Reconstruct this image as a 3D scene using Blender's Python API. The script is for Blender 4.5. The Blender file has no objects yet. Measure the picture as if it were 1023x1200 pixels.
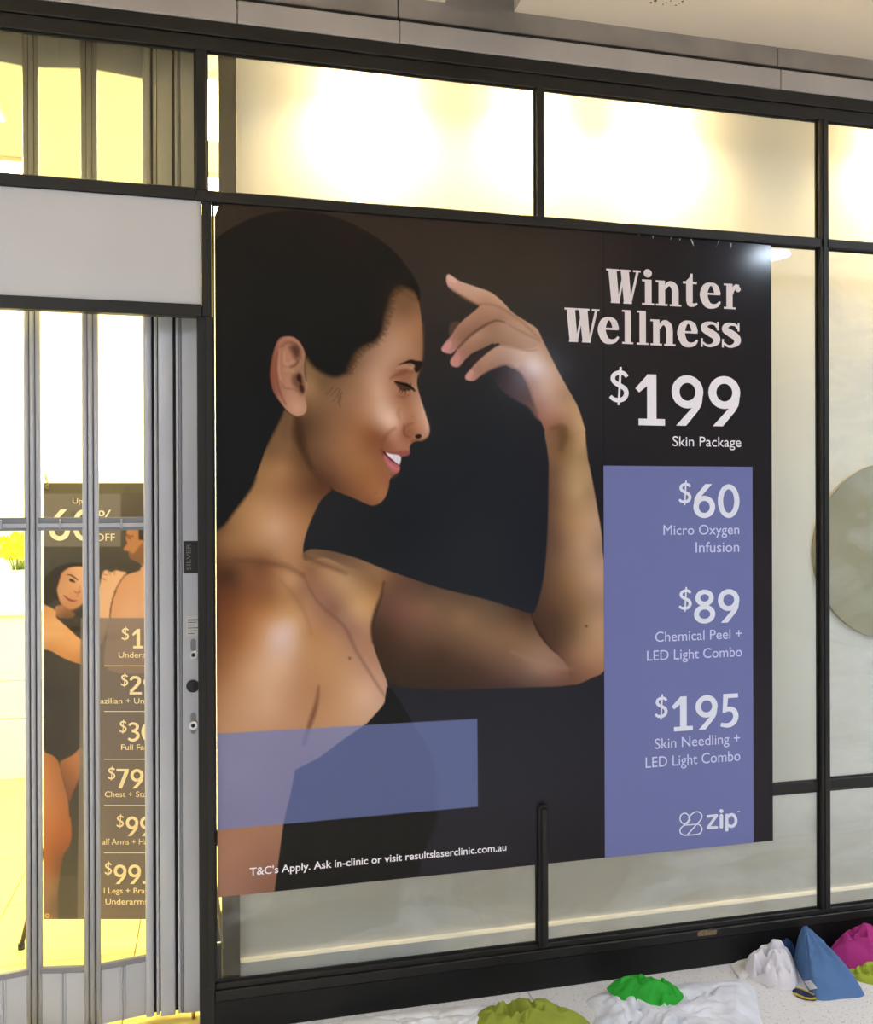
import bpy, bmesh, math, random
import numpy as np
from mathutils import Matrix, Vector, noise

# ------------------------------------------------------------------ camera, world, lights, exposure
S = bpy.context.scene
C = S.collection
F_PX, CX, CY = 1060.0, 511.5, 600.0        # focal length and centre for a 1023 x 1200 frame
DIST, EYE = 2.75, 1.549                    # camera: metres in front of the shopfront, metres above the floor
YAW, PIT, ROL = math.radians(13.75026), math.radians(0.1125), math.radians(-0.21393)


def cam_rot():
    c, s = math.cos, math.sin
    ry = np.array([[c(YAW), -s(YAW), 0], [s(YAW), c(YAW), 0], [0, 0, 1]])
    b = np.array([[1, 0, 0], [0, 0, -1], [0, 1, 0]], float)
    rx = np.array([[1, 0, 0], [0, c(PIT), -s(PIT)], [0, s(PIT), c(PIT)]])
    rz = np.array([[c(ROL), -s(ROL), 0], [s(ROL), c(ROL), 0], [0, 0, 1]])
    return rz @ rx @ b @ ry


M = cam_rot()
cam = bpy.data.cameras.new('camera')
cam.sensor_fit = 'HORIZONTAL'
cam.sensor_width = 36.0
cam.lens = F_PX / 1023.0 * 36.0
cam.clip_start = 0.05
cam_o = bpy.data.objects.new('camera', cam)
C.objects.link(cam_o)
cam_o.matrix_world = Matrix(((M[0][0], -M[1][0], -M[2][0], 0.0),
                             (M[0][1], -M[1][1], -M[2][1], -DIST),
                             (M[0][2], -M[1][2], -M[2][2], EYE),
                             (0, 0, 0, 1)))
S.camera = cam_o

S.view_settings.view_transform = 'Standard'
S.view_settings.look = 'None'
S.view_settings.gamma = 1.0
S.view_settings.exposure = 0.0
S.view_settings.use_curve_mapping = False

world = bpy.data.worlds.new('world')
S.world = world
world.use_nodes = True
bg = world.node_tree.nodes['Background']
bg.inputs['Color'].default_value = (0.90, 0.93, 1.0, 1)
bg.inputs['Strength'].default_value = 0.48

MALL_W = 1.75          # strength factor of the mall ceiling lights
STORE_W = 3.4         # strength factor of the warm lights inside the shop

# ------------------------------------------------------------------ geometry helpers


def P(px, py, Y=0.0):
    """photo pixel -> (X, Z) on the plane at depth Y behind the shopfront"""
    d = M.T @ np.array([(px - CX) / F_PX, (py - CY) / F_PX, 1.0])
    k = (DIST + Y) / d[1]
    return float(d[0] * k), float(d[2] * k + EYE)


def FL(px, py, z=0.0):
    """photo pixel -> (X, Y) on the floor"""
    d = M.T @ np.array([(px - CX) / F_PX, (py - CY) / F_PX, 1.0])
    k = (z - EYE) / d[2]
    return float(d[0] * k), float(d[1] * k - DIST)


def to_px(X, Y, Z):
    v = np.stack([X, Y + DIST, Z - EYE])
    c = np.tensordot(M, v, 1)
    return CX + F_PX * c[0] / c[2], CY + F_PX * c[1] / c[2]


def tag(o, label=None, cat=None, group=None, kind=None):
    if label: o['label'] = label
    if cat: o['category'] = cat
    if group: o['group'] = group
    if kind: o['kind'] = kind
    return o


def empty(name, loc=(0, 0, 0), parent=None):
    o = bpy.data.objects.new(name, None)
    o.empty_display_size = 0.1
    C.objects.link(o)
    o.location = loc
    if parent: o.parent = parent
    return o


class MB:
    """collects shapes; build() links them as one mesh object (world coordinates)"""

    def __init__(self):
        self.v, self.f, self.sm = [], [], []

    def add(self, verts, faces, smooth=False):
        n = len(self.v)
        self.v += [tuple(map(float, p)) for p in verts]
        self.f += [tuple(n + i for i in f) for f in faces]
        self.sm += [smooth] * len(faces)
        return self

    def box(self, x0, x1, y0, y1, z0, z1):
        v = [(x, y, z) for x in (x0, x1) for y in (y0, y1) for z in (z0, z1)]
        f = [(0, 1, 3, 2), (4, 6, 7, 5), (0, 4, 5, 1), (2, 3, 7, 6), (0, 2, 6, 4), (1, 5, 7, 3)]
        return self.add(v, f)

    def cbox(self, x0, x1, y0, y1, z0, z1, b=0.003):
        """box with chamfered edges"""
        bm = bmesh.new()
        bmesh.ops.create_cube(bm, size=1)
        for v in bm.verts:
            v.co = ((x0 + x1) / 2 + v.co.x * (x1 - x0), (y0 + y1) / 2 + v.co.y * (y1 - y0), (z0 + z1) / 2 + v.co.z * (z1 - z0))
        bmesh.ops.bevel(bm, geom=list(bm.edges), offset=b, segments=1, affect='EDGES')
        bm.verts.index_update()
        self.add([v.co for v in bm.verts], [[v.index for v in f.verts] for f in bm.faces])
        bm.free()
        return self

    def prism(self, prof, z0, z1, smooth=False):
        """vertical prism over a closed (x, y) outline"""
        n = len(prof)
        v = [(x, y, z0) for x, y in prof] + [(x, y, z1) for x, y in prof]
        f = [(i, (i + 1) % n, n + (i + 1) % n, n + i) for i in range(n)]
        self.add(v, f, smooth)
        self.f.append(tuple(len(self.v) - 2 * n + i for i in range(n)[::-1])); self.sm.append(False)
        self.f.append(tuple(len(self.v) - n + i for i in range(n))); self.sm.append(False)
        return self

    def extx(self, prof, x0, x1):
        """prism along X over a closed (y, z) outline"""
        n = len(prof)
        v = [(x0, y, z) for y, z in prof] + [(x1, y, z) for y, z in prof]
        f = [(i, (i + 1) % n, n + (i + 1) % n, n + i) for i in range(n)]
        f += [tuple(range(n))[::-1], tuple(range(n, 2 * n))]
        return self.add(v, f)

    def cyl(self, a, b, r, n=16, r2=None, caps=True, smooth=True):
        a, b = Vector(a), Vector(b)
        r2 = r if r2 is None else r2
        d = (b - a).normalized()
        u = d.orthogonal().normalized()
        w = d.cross(u)
        v = []
        for p, rr in ((a, r), (b, r2)):
            for i in range(n):
                t = 2 * math.pi * i / n
                v.append(p + u * math.cos(t) * rr + w * math.sin(t) * rr)
        k = len(self.v)
        self.add(v, [(i, (i + 1) % n, n + (i + 1) % n, n + i) for i in range(n)], smooth)
        if caps:
            self.f += [tuple(k + i for i in range(n))[::-1], tuple(k + n + i for i in range(n))]
            self.sm += [False, False]
        return self

    def tube(self, pts, r, n=8):
        for i in range(len(pts) - 1):
            self.cyl(pts[i], pts[i + 1], r, n)
        return self

    def build(self, name, mat, parent=None):
        me = bpy.data.meshes.new(name)
        me.from_pydata(self.v, [], self.f)
        me.polygons.foreach_set('use_smooth', self.sm)
        me.materials.append(mat)
        bm = bmesh.new(); bm.from_mesh(me)
        bmesh.ops.recalc_face_normals(bm, faces=list(bm.faces))
        bm.to_mesh(me); bm.free()
        o = bpy.data.objects.new(name, me)
        C.objects.link(o)
        if parent:
            o.parent = parent
            o.matrix_parent_inverse = Matrix.Translation(-parent.location)
        return o


# ------------------------------------------------------------------ materials


def lin(c):
    c = np.asarray(c, float) / 255.0
    return np.where(c <= 0.04045, c / 12.92, ((c + 0.055) / 1.055) ** 2.4)


def mat(name, col, rough=0.5, metal=0.0, spec=0.5, bump=0.0, bscale=200.0, var=0.0, vscale=8.0, emit=None, coat=0.0):
    """principled material with a little procedural colour variation and relief"""
    m = bpy.data.materials.new(name)
    m.use_nodes = True
    nt = m.node_tree
    b = nt.nodes['Principled BSDF']
    b.inputs['Base Color'].default_value = (*col, 1)
    b.inputs['Roughness'].default_value = rough
    b.inputs['Metallic'].default_value = metal
    b.inputs['Specular IOR Level'].default_value = spec
    b.inputs['Coat Weight'].default_value = coat
    tc = nt.nodes.new('ShaderNodeTexCoord')
    if var:
        n = nt.nodes.new('ShaderNodeTexNoise')
        n.inputs['Scale'].default_value = vscale
        n.inputs['Detail'].default_value = 5
        nt.links.new(tc.outputs['Object'], n.inputs['Vector'])
        r = nt.nodes.new('ShaderNodeValToRGB')
        r.color_ramp.elements[0].position, r.color_ramp.elements[1].position = 0.3, 0.7
        r.color_ramp.elements[0].color = (*[max(0, x * (1 - var)) for x in col], 1)
        r.color_ramp.elements[1].color = (*[min(1, x * (1 + var)) for x in col], 1)
        nt.links.new(n.outputs['Fac'], r.inputs['Fac'])
        nt.links.new(r.outputs['Color'], b.inputs['Base Color'])
    if bump:
        n = nt.nodes.new('ShaderNodeTexNoise')
        n.inputs['Scale'].default_value = bscale
        n.inputs['Detail'].default_value = 3
        nt.links.new(tc.outputs['Object'], n.inputs['Vector'])
        bp = nt.nodes.new('ShaderNodeBump')
        bp.inputs['Strength'].default_value = bump
        bp.inputs['Distance'].default_value = 0.002
        nt.links.new(n.outputs['Fac'], bp.inputs['Height'])
        nt.links.new(bp.outputs['Normal'], b.inputs['Normal'])
    if emit:
        b.inputs['Emission Color'].default_value = (*emit[0], 1)
        b.inputs['Emission Strength'].default_value = emit[1]
    return m


def glass_mat(name, tint=(1, 1, 1), rough=0.0, ior=1.5, streak=0.0):
    """clear sheet: fresnel mix of a tinted see-through and a mirror reflection"""
    m = bpy.data.materials.new(name)
    m.use_nodes = True
    nt = m.node_tree
    nt.nodes.clear()
    out = nt.nodes.new('ShaderNodeOutputMaterial')
    mix = nt.nodes.new('ShaderNodeMixShader')
    # Schlick reflectance from the facing ratio, the same from both sides of the sheet
    lw = nt.nodes.new('ShaderNodeLayerWeight'); lw.inputs['Blend'].default_value = 0.5
    pw = nt.nodes.new('ShaderNodeMath'); pw.operation = 'POWER'; pw.inputs[1].default_value = 5.0
    fr = nt.nodes.new('ShaderNodeMath'); fr.operation = 'MULTIPLY_ADD'
    f0 = ((ior - 1) / (ior + 1)) ** 2
    fr.inputs[1].default_value = 1 - f0; fr.inputs[2].default_value = f0
    nt.links.new(lw.outputs['Facing'], pw.inputs[0]); nt.links.new(pw.outputs[0], fr.inputs[0])
    tr = nt.nodes.new('ShaderNodeBsdfTransparent'); tr.inputs['Color'].default_value = (*tint, 1)
    gl = nt.nodes.new('ShaderNodeBsdfGlossy'); gl.inputs['Roughness'].default_value = rough
    nt.links.new(fr.outputs[0], mix.inputs[0])
    nt.links.new(tr.outputs[0], mix.inputs[1])
    nt.links.new(gl.outputs[0], mix.inputs[2])
    last = mix
    if streak:
        # pale diffuse streaks painted in for reflections of the mall outside
        tc = nt.nodes.new('ShaderNodeTexCoord')
        mp = nt.nodes.new('ShaderNodeMapping'); mp.inputs['Scale'].default_value = (1.1, 1.0, 3.2); mp.inputs['Rotation'].default_value = (0, 0.35, 0)
        no = nt.nodes.new('ShaderNodeTexNoise'); no.inputs['Scale'].default_value = 1.7; no.inputs['Detail'].default_value = 4; no.inputs['Distortion'].default_value = 1.2
        rp = nt.nodes.new('ShaderNodeValToRGB')
        rp.color_ramp.elements[0].position, rp.color_ramp.elements[1].position = 0.42, 0.68
        rp.color_ramp.elements[0].color = (0, 0, 0, 1); rp.color_ramp.elements[1].color = (streak,) * 3 + (1,)
        df = nt.nodes.new('ShaderNodeBsdfDiffuse'); df.inputs['Color'].default_value = (0.75, 0.78, 0.8, 1)
        m2 = nt.nodes.new('ShaderNodeMixShader')
        nt.links.new(tc.outputs['Object'], mp.inputs['Vector']); nt.links.new(mp.outputs[0], no.inputs['Vector'])
        nt.links.new(no.outputs['Fac'], rp.inputs['Fac']); nt.links.new(rp.outputs['Color'], m2.inputs[0])
        nt.links.new(mix.outputs[0], m2.inputs[1]); nt.links.new(df.outputs[0], m2.inputs[2])
        last = m2
    nt.links.new(last.outputs[0], out.inputs['Surface'])
    return m


def print_mat(name, rough, spec=0.5, coat=0.0, crough=0.1):
    """printed film: colour of the print comes from the colour attribute of the sheet"""
    m = mat(name, (0.5, 0.5, 0.5), rough, spec=spec, bump=0.02, bscale=40)
    nt = m.node_tree
    a = nt.nodes.new('ShaderNodeAttribute'); a.attribute_name = 'print'
    nt.links.new(a.outputs['Color'], nt.nodes['Principled BSDF'].inputs['Base Color'])
    b = nt.nodes['Principled BSDF']
    b.inputs['Coat Weight'].default_value = coat
    b.inputs['Coat Roughness'].default_value = crough
    return m


def terrazzo(name):
    m = mat(name, (0.62, 0.61, 0.62), 0.32)
    nt = m.node_tree; b = nt.nodes['Principled BSDF']
    tc = nt.nodes.new('ShaderNodeTexCoord')
    prev = None
    for sc, pos, col in ((150, 0.19, (0.34, 0.34, 0.35)), (260, 0.2, (0.55, 0.54, 0.55)), (110, 0.22, (0.9, 0.89, 0.9))):
        vo = nt.nodes.new('ShaderNodeTexVoronoi'); vo.inputs['Scale'].default_value = sc
        no = nt.nodes.new('ShaderNodeTexNoise'); no.inputs['Scale'].default_value = sc * 0.5
        nt.links.new(tc.outputs['Object'], vo.inputs['Vector']); nt.links.new(tc.outputs['Object'], no.inputs['Vector'])
        sub = nt.nodes.new('ShaderNodeMath'); sub.operation = 'SUBTRACT'
        nt.links.new(no.outputs['Fac'], sub.inputs[0]); nt.links.new(vo.outputs['Distance'], sub.inputs[1])
        rp = nt.nodes.new('ShaderNodeValToRGB')
        rp.color_ramp.elements[0].position, rp.color_ramp.elements[1].position = pos + 0.14, pos + 0.18
        nt.links.new(sub.outputs[0], rp.inputs['Fac'])
        mx = nt.nodes.new('ShaderNodeMix'); mx.data_type = 'RGBA'
        nt.links.new(rp.outputs['Color'], mx.inputs[0])
        if prev is None: mx.inputs[6].default_value = (0.80, 0.79, 0.81, 1)
        else: nt.links.new(prev.outputs[2], mx.inputs[6])
        mx.inputs[7].default_value = (*col, 1)
        prev = mx
    nt.links.new(prev.outputs[2], b.inputs['Base Color'])
    return m


MT = dict(
    black=mat('black_powder_coat', (0.013, 0.012, 0.011), 0.45, spec=0.35, bump=0.08, bscale=300, var=0.12),
    plinth=mat('black_plinth_paint', (0.006, 0.006, 0.006), 0.5, spec=0.3, bump=0.1, bscale=60, var=0.3, vscale=5),
    glass=glass_mat('shop_glass', (0.97, 0.985, 0.975)),
    glass_low=glass_mat('reflection_streaked_glass', (0.97, 0.985, 0.975), streak=0.16),
    glass_warm_shade=glass_mat('warm_shade_glass', (0.93, 0.91, 0.80)),  # tint stands in for the warm shade on the upper shutter
    poly=glass_mat('clear_polycarbonate', (0.99, 0.99, 0.98), 0.02, 1.35),
    alu=mat('anodised_aluminium', (0.50, 0.515, 0.575), 0.38, 0.25, bump=0.03, bscale=120, var=0.05, vscale=3),
    alu_shaded=mat('shaded_aluminium', (0.24, 0.245, 0.275), 0.42, 0.25),  # shade put into the colour: darkened copy of the shutter aluminium
    groove=mat('dark_hinge_groove', (0.02, 0.02, 0.025), 0.6),
    white_sign=mat('white_sign_panel', (0.585, 0.58, 0.60), 0.4, bump=0.02, var=0.03, vscale=3),
    wall_grey=mat('grey_render', (0.34, 0.30, 0.26), 0.8, bump=0.2, bscale=90, var=0.18, vscale=5),
    strip=mat('grey_flashing', (0.47, 0.43, 0.40), 0.6, bump=0.06, var=0.1, vscale=4),
    joint=mat('dark_sealant', (0.03, 0.027, 0.022), 0.8, bump=0.3, bscale=80, var=0.4, vscale=20),
    cream=mat('cream_ceiling_paint', (0.93, 0.80, 0.63), 0.7, bump=0.05, var=0.03, vscale=2),
    terrazzo=terrazzo('terrazzo'),
    grout=mat('dark_grout', (0.06, 0.06, 0.062), 0.8, bump=0.2),
    backing=mat('white_backing_wall', (0.80, 0.79, 0.75), 0.6, bump=0.03, var=0.02, vscale=2),
    skirting=mat('white_skirting_paint', (0.74, 0.75, 0.76), 0.45, var=0.02),
    post=mat('dark_brown_laminate', (0.055, 0.045, 0.030), 0.45, bump=0.08, var=0.2, vscale=12),
    store_wall=mat('white_shop_wall', (0.86, 0.86, 0.84), 0.6, var=0.01),
    store_tile=mat('pale_shop_tile', (0.80, 0.66, 0.20), 0.3, var=0.04, vscale=3),
    disc=mat('olive_tinted_mirror', (0.38, 0.36, 0.25), 0.35, 0.0, var=0.08, vscale=4),
    steel=mat('polished_steel', (0.72, 0.72, 0.73), 0.18, 1.0),
    rubber=mat('black_plastic', (0.012, 0.012, 0.013), 0.4),
    lamp_body=mat('white_lamp_housing', (0.8, 0.8, 0.8), 0.4),
    brass=mat('tarnished_brass', (0.45, 0.34, 0.12), 0.35, 0.9, var=0.15),
)

# ------------------------------------------------------------------ large structure
# floor of the mall: terrazzo slabs with a joint that meets the plinth
floor = MB().box(-6, 7, -9, 0.06, -0.06, -0.012).build('floor', MT['grout'])
tag(floor, kind='structure')
xs = [0.97 + 1.2 * i for i in range(-6, 6)]
ys = [0.055 - 1.2 * i for i in range(0, 8)]
slab_me = None
for x in xs[:-1]:
    for y in ys[:-1]:
        if slab_me is None:
            o = MB().cbox(x + 0.002, x + 1.198, y - 1.198, y - 0.002, -0.012, 0.0, 0.0015).build('slab', MT['terrazzo'], floor)
            me = o.data
            me.transform(Matrix.Translation((-x, -y, 0)))
            slab_me = me
        else:
            o = bpy.data.objects.new('slab', slab_me); C.objects.link(o); o.parent = floor
        o.location = (x, y, 0)

# the shop's own tiled floor
floor_s = MB().box(-4.0, 0.9, 0.06, 3.6, -0.06, -0.010).build('floor_shop', mat('pale_grout', (0.50, 0.40, 0.10), 0.8, bump=0.2))
tag(floor_s, kind='structure')
tile_me = None
ang = 0.0
for i in range(9):
    for j in range(7):
        x, y = -3.92 + 0.52 * i, 0.07 + 0.52 * j
        if x > 0.4: continue
        if tile_me is None:
            o = MB().cbox(0.002, 0.518, 0.002, 0.518, -0.010, 0.0, 0.0012).build('tile', MT['store_tile'], floor_s)
            tile_me = o.data
        else:
            o = bpy.data.objects.new('tile', tile_me); C.objects.link(o); o.parent = floor_s
        o.location = (x, y, 0)

# wall above the shopfront with panel joints, the flashing strip, the cream dropped ceiling with its slot
Z_FT = EYE + 1.447          # top of the black head frame
wall_f = empty('wall_front'); tag(wall_f, kind='structure')
xj = [-3.5, P(278, 12)[0], P(468, 9)[0], 1.9, 3.6]
for a, b in zip(xj[:-1], xj[1:]):
    MB().cbox(a + 0.002, b - 0.002, 0.015, 0.12, EYE + 1.535, EYE + 2.1, 0.002).build('wall_panel', MT['wall_grey'], wall_f)
    MB().cbox(a + 0.0012, b - 0.0012, -0.004, 0.12, Z_FT, EYE + 1.515, 0.003).build('flashing_strip', MT['strip'], wall_f)
MB().box(-3.5, 3.6, 0.02, 0.12, EYE + 1.51, EYE + 1.54).build('joint_gap', MT['joint'], wall_f)
ceil = empty('ceiling'); tag(ceil, kind='structure')
zc = EYE + 1.60
yc = 1.60 / 0.5732 - DIST   # edge of the dropped ceiling, just in front of the wall
xa, xb = P(519, 8.6)[0] * (DIST + yc) / DIST, P(599, 19)[0] * (DIST + yc) / DIST
MB().box(-3.5, xa, -9, yc, zc, zc + 0.16).build('ceiling_board', MT['cream'], ceil)
MB().box(xb, 7, -9, yc, zc, zc + 0.16).build('ceiling_board', MT['cream'], ceil)
MB().box(xa, xb, -9, yc - 0.55, zc, zc + 0.16).build('ceiling_board', MT['cream'], ceil)
MB().box(-3.5, 7, -9, 0.12, zc + 0.45, zc + 0.5).build('slab_soffit', MT['wall_grey'], ceil)

# scuffs and screw holes on the ceiling board
m_scuff = mat('brown_scuff', (0.16, 0.11, 0.07), 0.8, var=0.3, vscale=60)
for px_, py_, w_ in ((763, 3, 0.010), (768, 1, 0.014), (777, 5, 0.006), (781, 3, 0.005), (792, 6, 0.007), (796, 4, 0.005), (800, 1.5, 0.010), (786, 1, 0.006)):
    d_ = M.T @ np.array([(px_ - CX) / F_PX, (py_ - CY) / F_PX, 1.0]); k_ = (zc - EYE) / d_[2]
    x_, y_ = float(d_[0] * k_), float(d_[1] * k_ - DIST)
    MB().cyl((x_, y_, zc - 0.0008), (x_, y_, zc), w_ * 0.4, 7).build('scuff_mark', m_scuff, ceil)

# black shopfront frame
FD = 0.036     # depth of the frame members


def bar(name, x0, x1, z0, z1, y0=0.0, y1=FD, step=None, m='black'):
    mb = MB().cbox(x0, x1, y0, y1, z0, z1, 0.0025)
    o = mb.build(name, MT[m])
    tag(o, kind='structure')
    return o


XL, XR = -2.45, 3.35
Z_GT = EYE + 1.362          # top edge of the upper panes
Z_UB, Z_LT = EYE + 0.946, EYE + 0.914
Z_SILL, Z_SB = EYE - 1.403, EYE - 1.452
head = bar('trim_1', XL, XR, Z_GT + 0.043, Z_FT)
MB().cbox(XL, XR, 0.008, FD, Z_GT, Z_GT + 0.0425, 0.002).build('glazing_channel', MT['black'], head)
bar('trim_2', -0.0515, XR, Z_LT, Z_UB)                               # transom over the big windows
tr3 = bar('trim_3', XL, -0.0525, EYE + 0.917, EYE + 0.951)                    # transom over the sign panel
bar('trim_4', XL, -0.0362, EYE + 0.572, EYE + 0.608)                     # lintel over the shutter
mul = bar('trim_5', -0.051, -0.021, Z_UB, Z_GT)                   # mullion, upper
bar('trim_6', -0.0360, -0.0065, EYE + 0.5725, Z_LT - 0.0005)
jam = bar('trim_7', -0.0505, -0.0055, 0.0, EYE + 0.572)
MB().cbox(-0.026, -0.0055, -0.006, 0.0, 0.14, EYE + 0.5715, 0.0015).build('cover_strip', MT['black'], jam)
bar('trim_8', 1.011, 1.036, Z_UB, Z_GT)
m9 = bar('trim_9', 2.058, 2.092, Z_SILL, Z_GT)
MB().cbox(2.068, 2.082, -0.004, 0.0, Z_SILL, Z_GT, 0.001).build('cover_strip', MT['black'], m9)
sill = bar('trim_10', -0.0055, XR, Z_SB, Z_SILL - 0.018)
MB().cbox(-0.0055, XR, 0.008, FD, Z_SILL - 0.018, Z_SILL, 0.002).build('glazing_channel', MT['black'], sill)
bar('trim_11', -0.0055, 2.058, EYE - 0.990, EYE - 0.956, 0.0175)   # lower rail behind the poster
bar('trim_12', 2.092, XR, EYE - 0.990, EYE - 0.952, 0.012)
stub = bar('trim_13', 1.009, 1.040, Z_SILL - 0.01, EYE - 0.955, -0.002, FD)
MB().cbox(1.017, 1.034, -0.010, -0.002, Z_SILL - 0.004, EYE - 0.962, 0.002).build('glazing_bead', MT['black'], stub)
MB().cyl((1.025, 0.0, EYE - 0.956), (1.025, 0.0, EYE - 0.950), 0.011, 12).build('cap_screw', MT['rubber'], stub)
plinth = MB().cbox(-0.0365, XR, 0.0035, 0.12, 0.0, Z_SB, 0.002).build('baseboard_front', MT['plinth'])
tag(plinth, kind='structure')
# chipped patch of bare timber on the sill edge
px0, pz0 = P(817, 1094); px1, pz1 = P(839, 1089)
mb = MB()
pts = [(px0, -0.0012, pz0 - 0.009), (px1, -0.0012, pz0 - 0.011), (px1 + 0.004, -0.0012, pz0 + 0.004), (px0 + 0.02, -0.0012, pz0 + 0.008), (px0 + 0.002, -0.0012, pz0 + 0.005)]
mb.add(pts + [(x, 0.001, z) for x, y, z in pts], [(0, 1, 2, 3, 4), (5, 9, 8, 7, 6)] + [(i, (i + 1) % 5, 5 + (i + 1) % 5, 5 + i) for i in range(5)])
mb.build('chipped_patch', mat('bare_timber', (0.20, 0.14, 0.08), 0.8, bump=0.4, bscale=150, var=0.4, vscale=60), sill)
x, z = P(945, 1083); 
MB().cyl((x, 0.0045, z - 0.03), (x, -0.001, z - 0.03), 0.0, 12, r2=0.007).build('screw_cap', MT['rubber'], plinth)
bar('trim_14', XR, XR + 0.05, 0.0, Z_FT)
bar('trim_15', XL - 0.05, XL, 0.0, Z_FT)


# panes
def pane(n, x0, x1, z0, z1, y=0.024, m='glass'):
    w = empty(f'window_{n}', ((x0 + x1) / 2, y, z0)); tag(w, kind='structure')
    MB().box(x0 + 0.0005, x1 - 0.0005, y, y + 0.006, z0 + 0.0005, z1 - 0.0005).build('pane', MT[m], w)
    # thin glazing beads round the pane
    for a in ((x0, x0 + 0.006, z0, z1), (x1 - 0.006, x1, z0, z1), (x0 + 0.006, x1 - 0.006, z0, z0 + 0.006), (x0 + 0.006, x1 - 0.006, z1 - 0.006, z1)):
        MB().box(a[0], a[1], y - 0.005, y - 0.0005, a[2], a[3]).build('glazing_bead', MT['rubber'], w)
    return w


pane(1, XL, -0.051, EYE + 0.951, Z_GT, m='glass_warm_shade')
pane(2, -0.021, 1.011, Z_UB, Z_GT)
pane(3, 1.036, 2.058, Z_UB, Z_GT)
pane(4, 2.092, XR, Z_UB, Z_GT)
pane(5, -0.0055, 2.058, EYE - 0.956, Z_LT)
pane(6, -0.0055, 1.009, Z_SILL, EYE - 0.990, m='glass_low')
pane(7, 1.040, 2.058, Z_SILL, EYE - 0.990, m='glass_low')
pane(8, 2.092, XR, EYE - 0.952, Z_LT, m='glass_low')
pane(9, 2.092, XR, Z_SILL, EYE - 0.990, m='glass_low')

# display box behind the panes: backing wall, its lit skirting, ceiling
YB = 0.25
ZB = EYE + 1.4685
wb = MB().box(0.072, 4.2, YB, YB + 0.07, 0, ZB + 0.2).build('wall_back', MT['backing']); tag(wb, kind='structure')
zl = EYE - 0.4836 * (DIST + YB)
bb = MB().extx([(YB, 0), (YB - 0.022, 0), (YB - 0.022, zl - 0.006), (YB - 0.016, zl), (YB, zl)], 0.073, 4.2).build('baseboard_back', MT['skirting']); tag(bb, kind='structure')
db = MB().box(-0.02, 4.2, 0.09, YB + 0.6, -0.05, 0.0).build('floor_display', MT['skirting']); tag(db, kind='structure')
dc = MB().box(-0.05, 4.2, FD + 0.001, YB, ZB, ZB + 0.04).build('ceiling_display', MT['backing']); tag(dc, kind='structure')
wr = MB().box(4.2, 4.25, 0.09, YB + 0.07, 0, ZB + 0.2).build('wall_right', MT['backing']); tag(wr, kind='structure')
po = MB().cbox(P(254.5, 70, 0.21)[0] + 0.003, 0.0715, 0.21, YB + 0.07, 0, EYE + 0.5250 * (DIST + 0.21) - 0.10, 0.002).build('trim_16', MT['post']); tag(po, kind='structure')

# shop room
XW = 0.9
for nm, b, mk in (('wall_shop_rear', (-4.05, XW, 3.35, 3.45, 0, 3.3), 'store_wall'), ('wall_shop_left', (-4.1, -4.0, 0.13, 3.35, 0, 3.3), 'store_wall'),
                  ('wall_shop_right', (XW - 0.1, XW, YB + 0.08, 3.35, 0, 3.3), 'store_wall'), ('ceiling_shop', (-4.1, XW, 0.13, 3.45, 3.3, 3.36), 'store_wall')):
    o = MB().box(*b).build(nm, MT[mk]); tag(o, kind='structure')
    if nm == 'wall_shop_rear':
        # horizontal boards with shadow gaps low on the rear wall
        for z0, z1 in ((0.0, 0.36), (0.37, 0.62), (0.63, 2.4)):
            MB().cbox(-4.0, XW - 0.11, 3.325, 3.35, z0, z1, 0.004).build('wall_board', MT['store_wall'], o)

# ------------------------------------------------------------------ lamps
COOL = (0.86, 0.93, 1.0)
WARM = (1.0, 0.87, 0.47)


def em_mat(name, col, strength):
    m = mat(name, (0.9, 0.9, 0.9), 0.5, emit=(col, strength))
    return m


m_disc = em_mat('cool_led_disc', (0.72, 0.84, 1.0), 120 * MALL_W)
m_added_panel = em_mat('added_cool_panel', COOL, 9 * MALL_W)
m_warm = em_mat('warm_led_panel', WARM, 9 * STORE_W)
m_spot = em_mat('warm_led_lens', WARM, 8 * STORE_W)
zl_c = zc
for i, (x, y) in enumerate(((3.38, -2.2), (3.55, -7.0))):
    o = empty('ceiling_downlight', (x, y, zl_c))
    tag(o, 'round cool white downlight in the mall ceiling, ' + ('nearest the shop windows' if i == 0 else 'far across the walkway'), 'ceiling light', 'round mall downlights')
    MB().cyl((x, y, zl_c - 0.012), (x, y, zl_c), 0.15, 32).build('trim_ring', MT['lamp_body'], o)
    MB().cyl((x, y, zl_c - 0.016), (x, y, zl_c - 0.0122), 0.12, 32).build('lens', m_disc, o)
for i, (x, y) in enumerate(((-1.3, -3.0), (-1.5, -5.2), (-3.2, -3.6), (6.0, -2.6), (4.7, -1.6))):  # unseen panels added to light the shopfront and the right back wall
    o = empty('added_panel_light', (x, y, zl_c))
    tag(o, 'added out-of-view cool white panel light on the mall ceiling, ' + ('opposite the folding shutter' if x < 0 else 'beyond the right end of the windows'), 'ceiling light', 'added mall panel lights')
    MB().cbox(x - 0.62, x + 0.62, y - 0.32, y + 0.32, zl_c - 0.03, zl_c, 0.004).build('frame', MT['lamp_body'], o)
    MB().box(x - 0.60, x + 0.60, y - 0.30, y + 0.30, zl_c - 0.033, zl_c - 0.0302).build('diffuser', m_added_panel, o)

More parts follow.
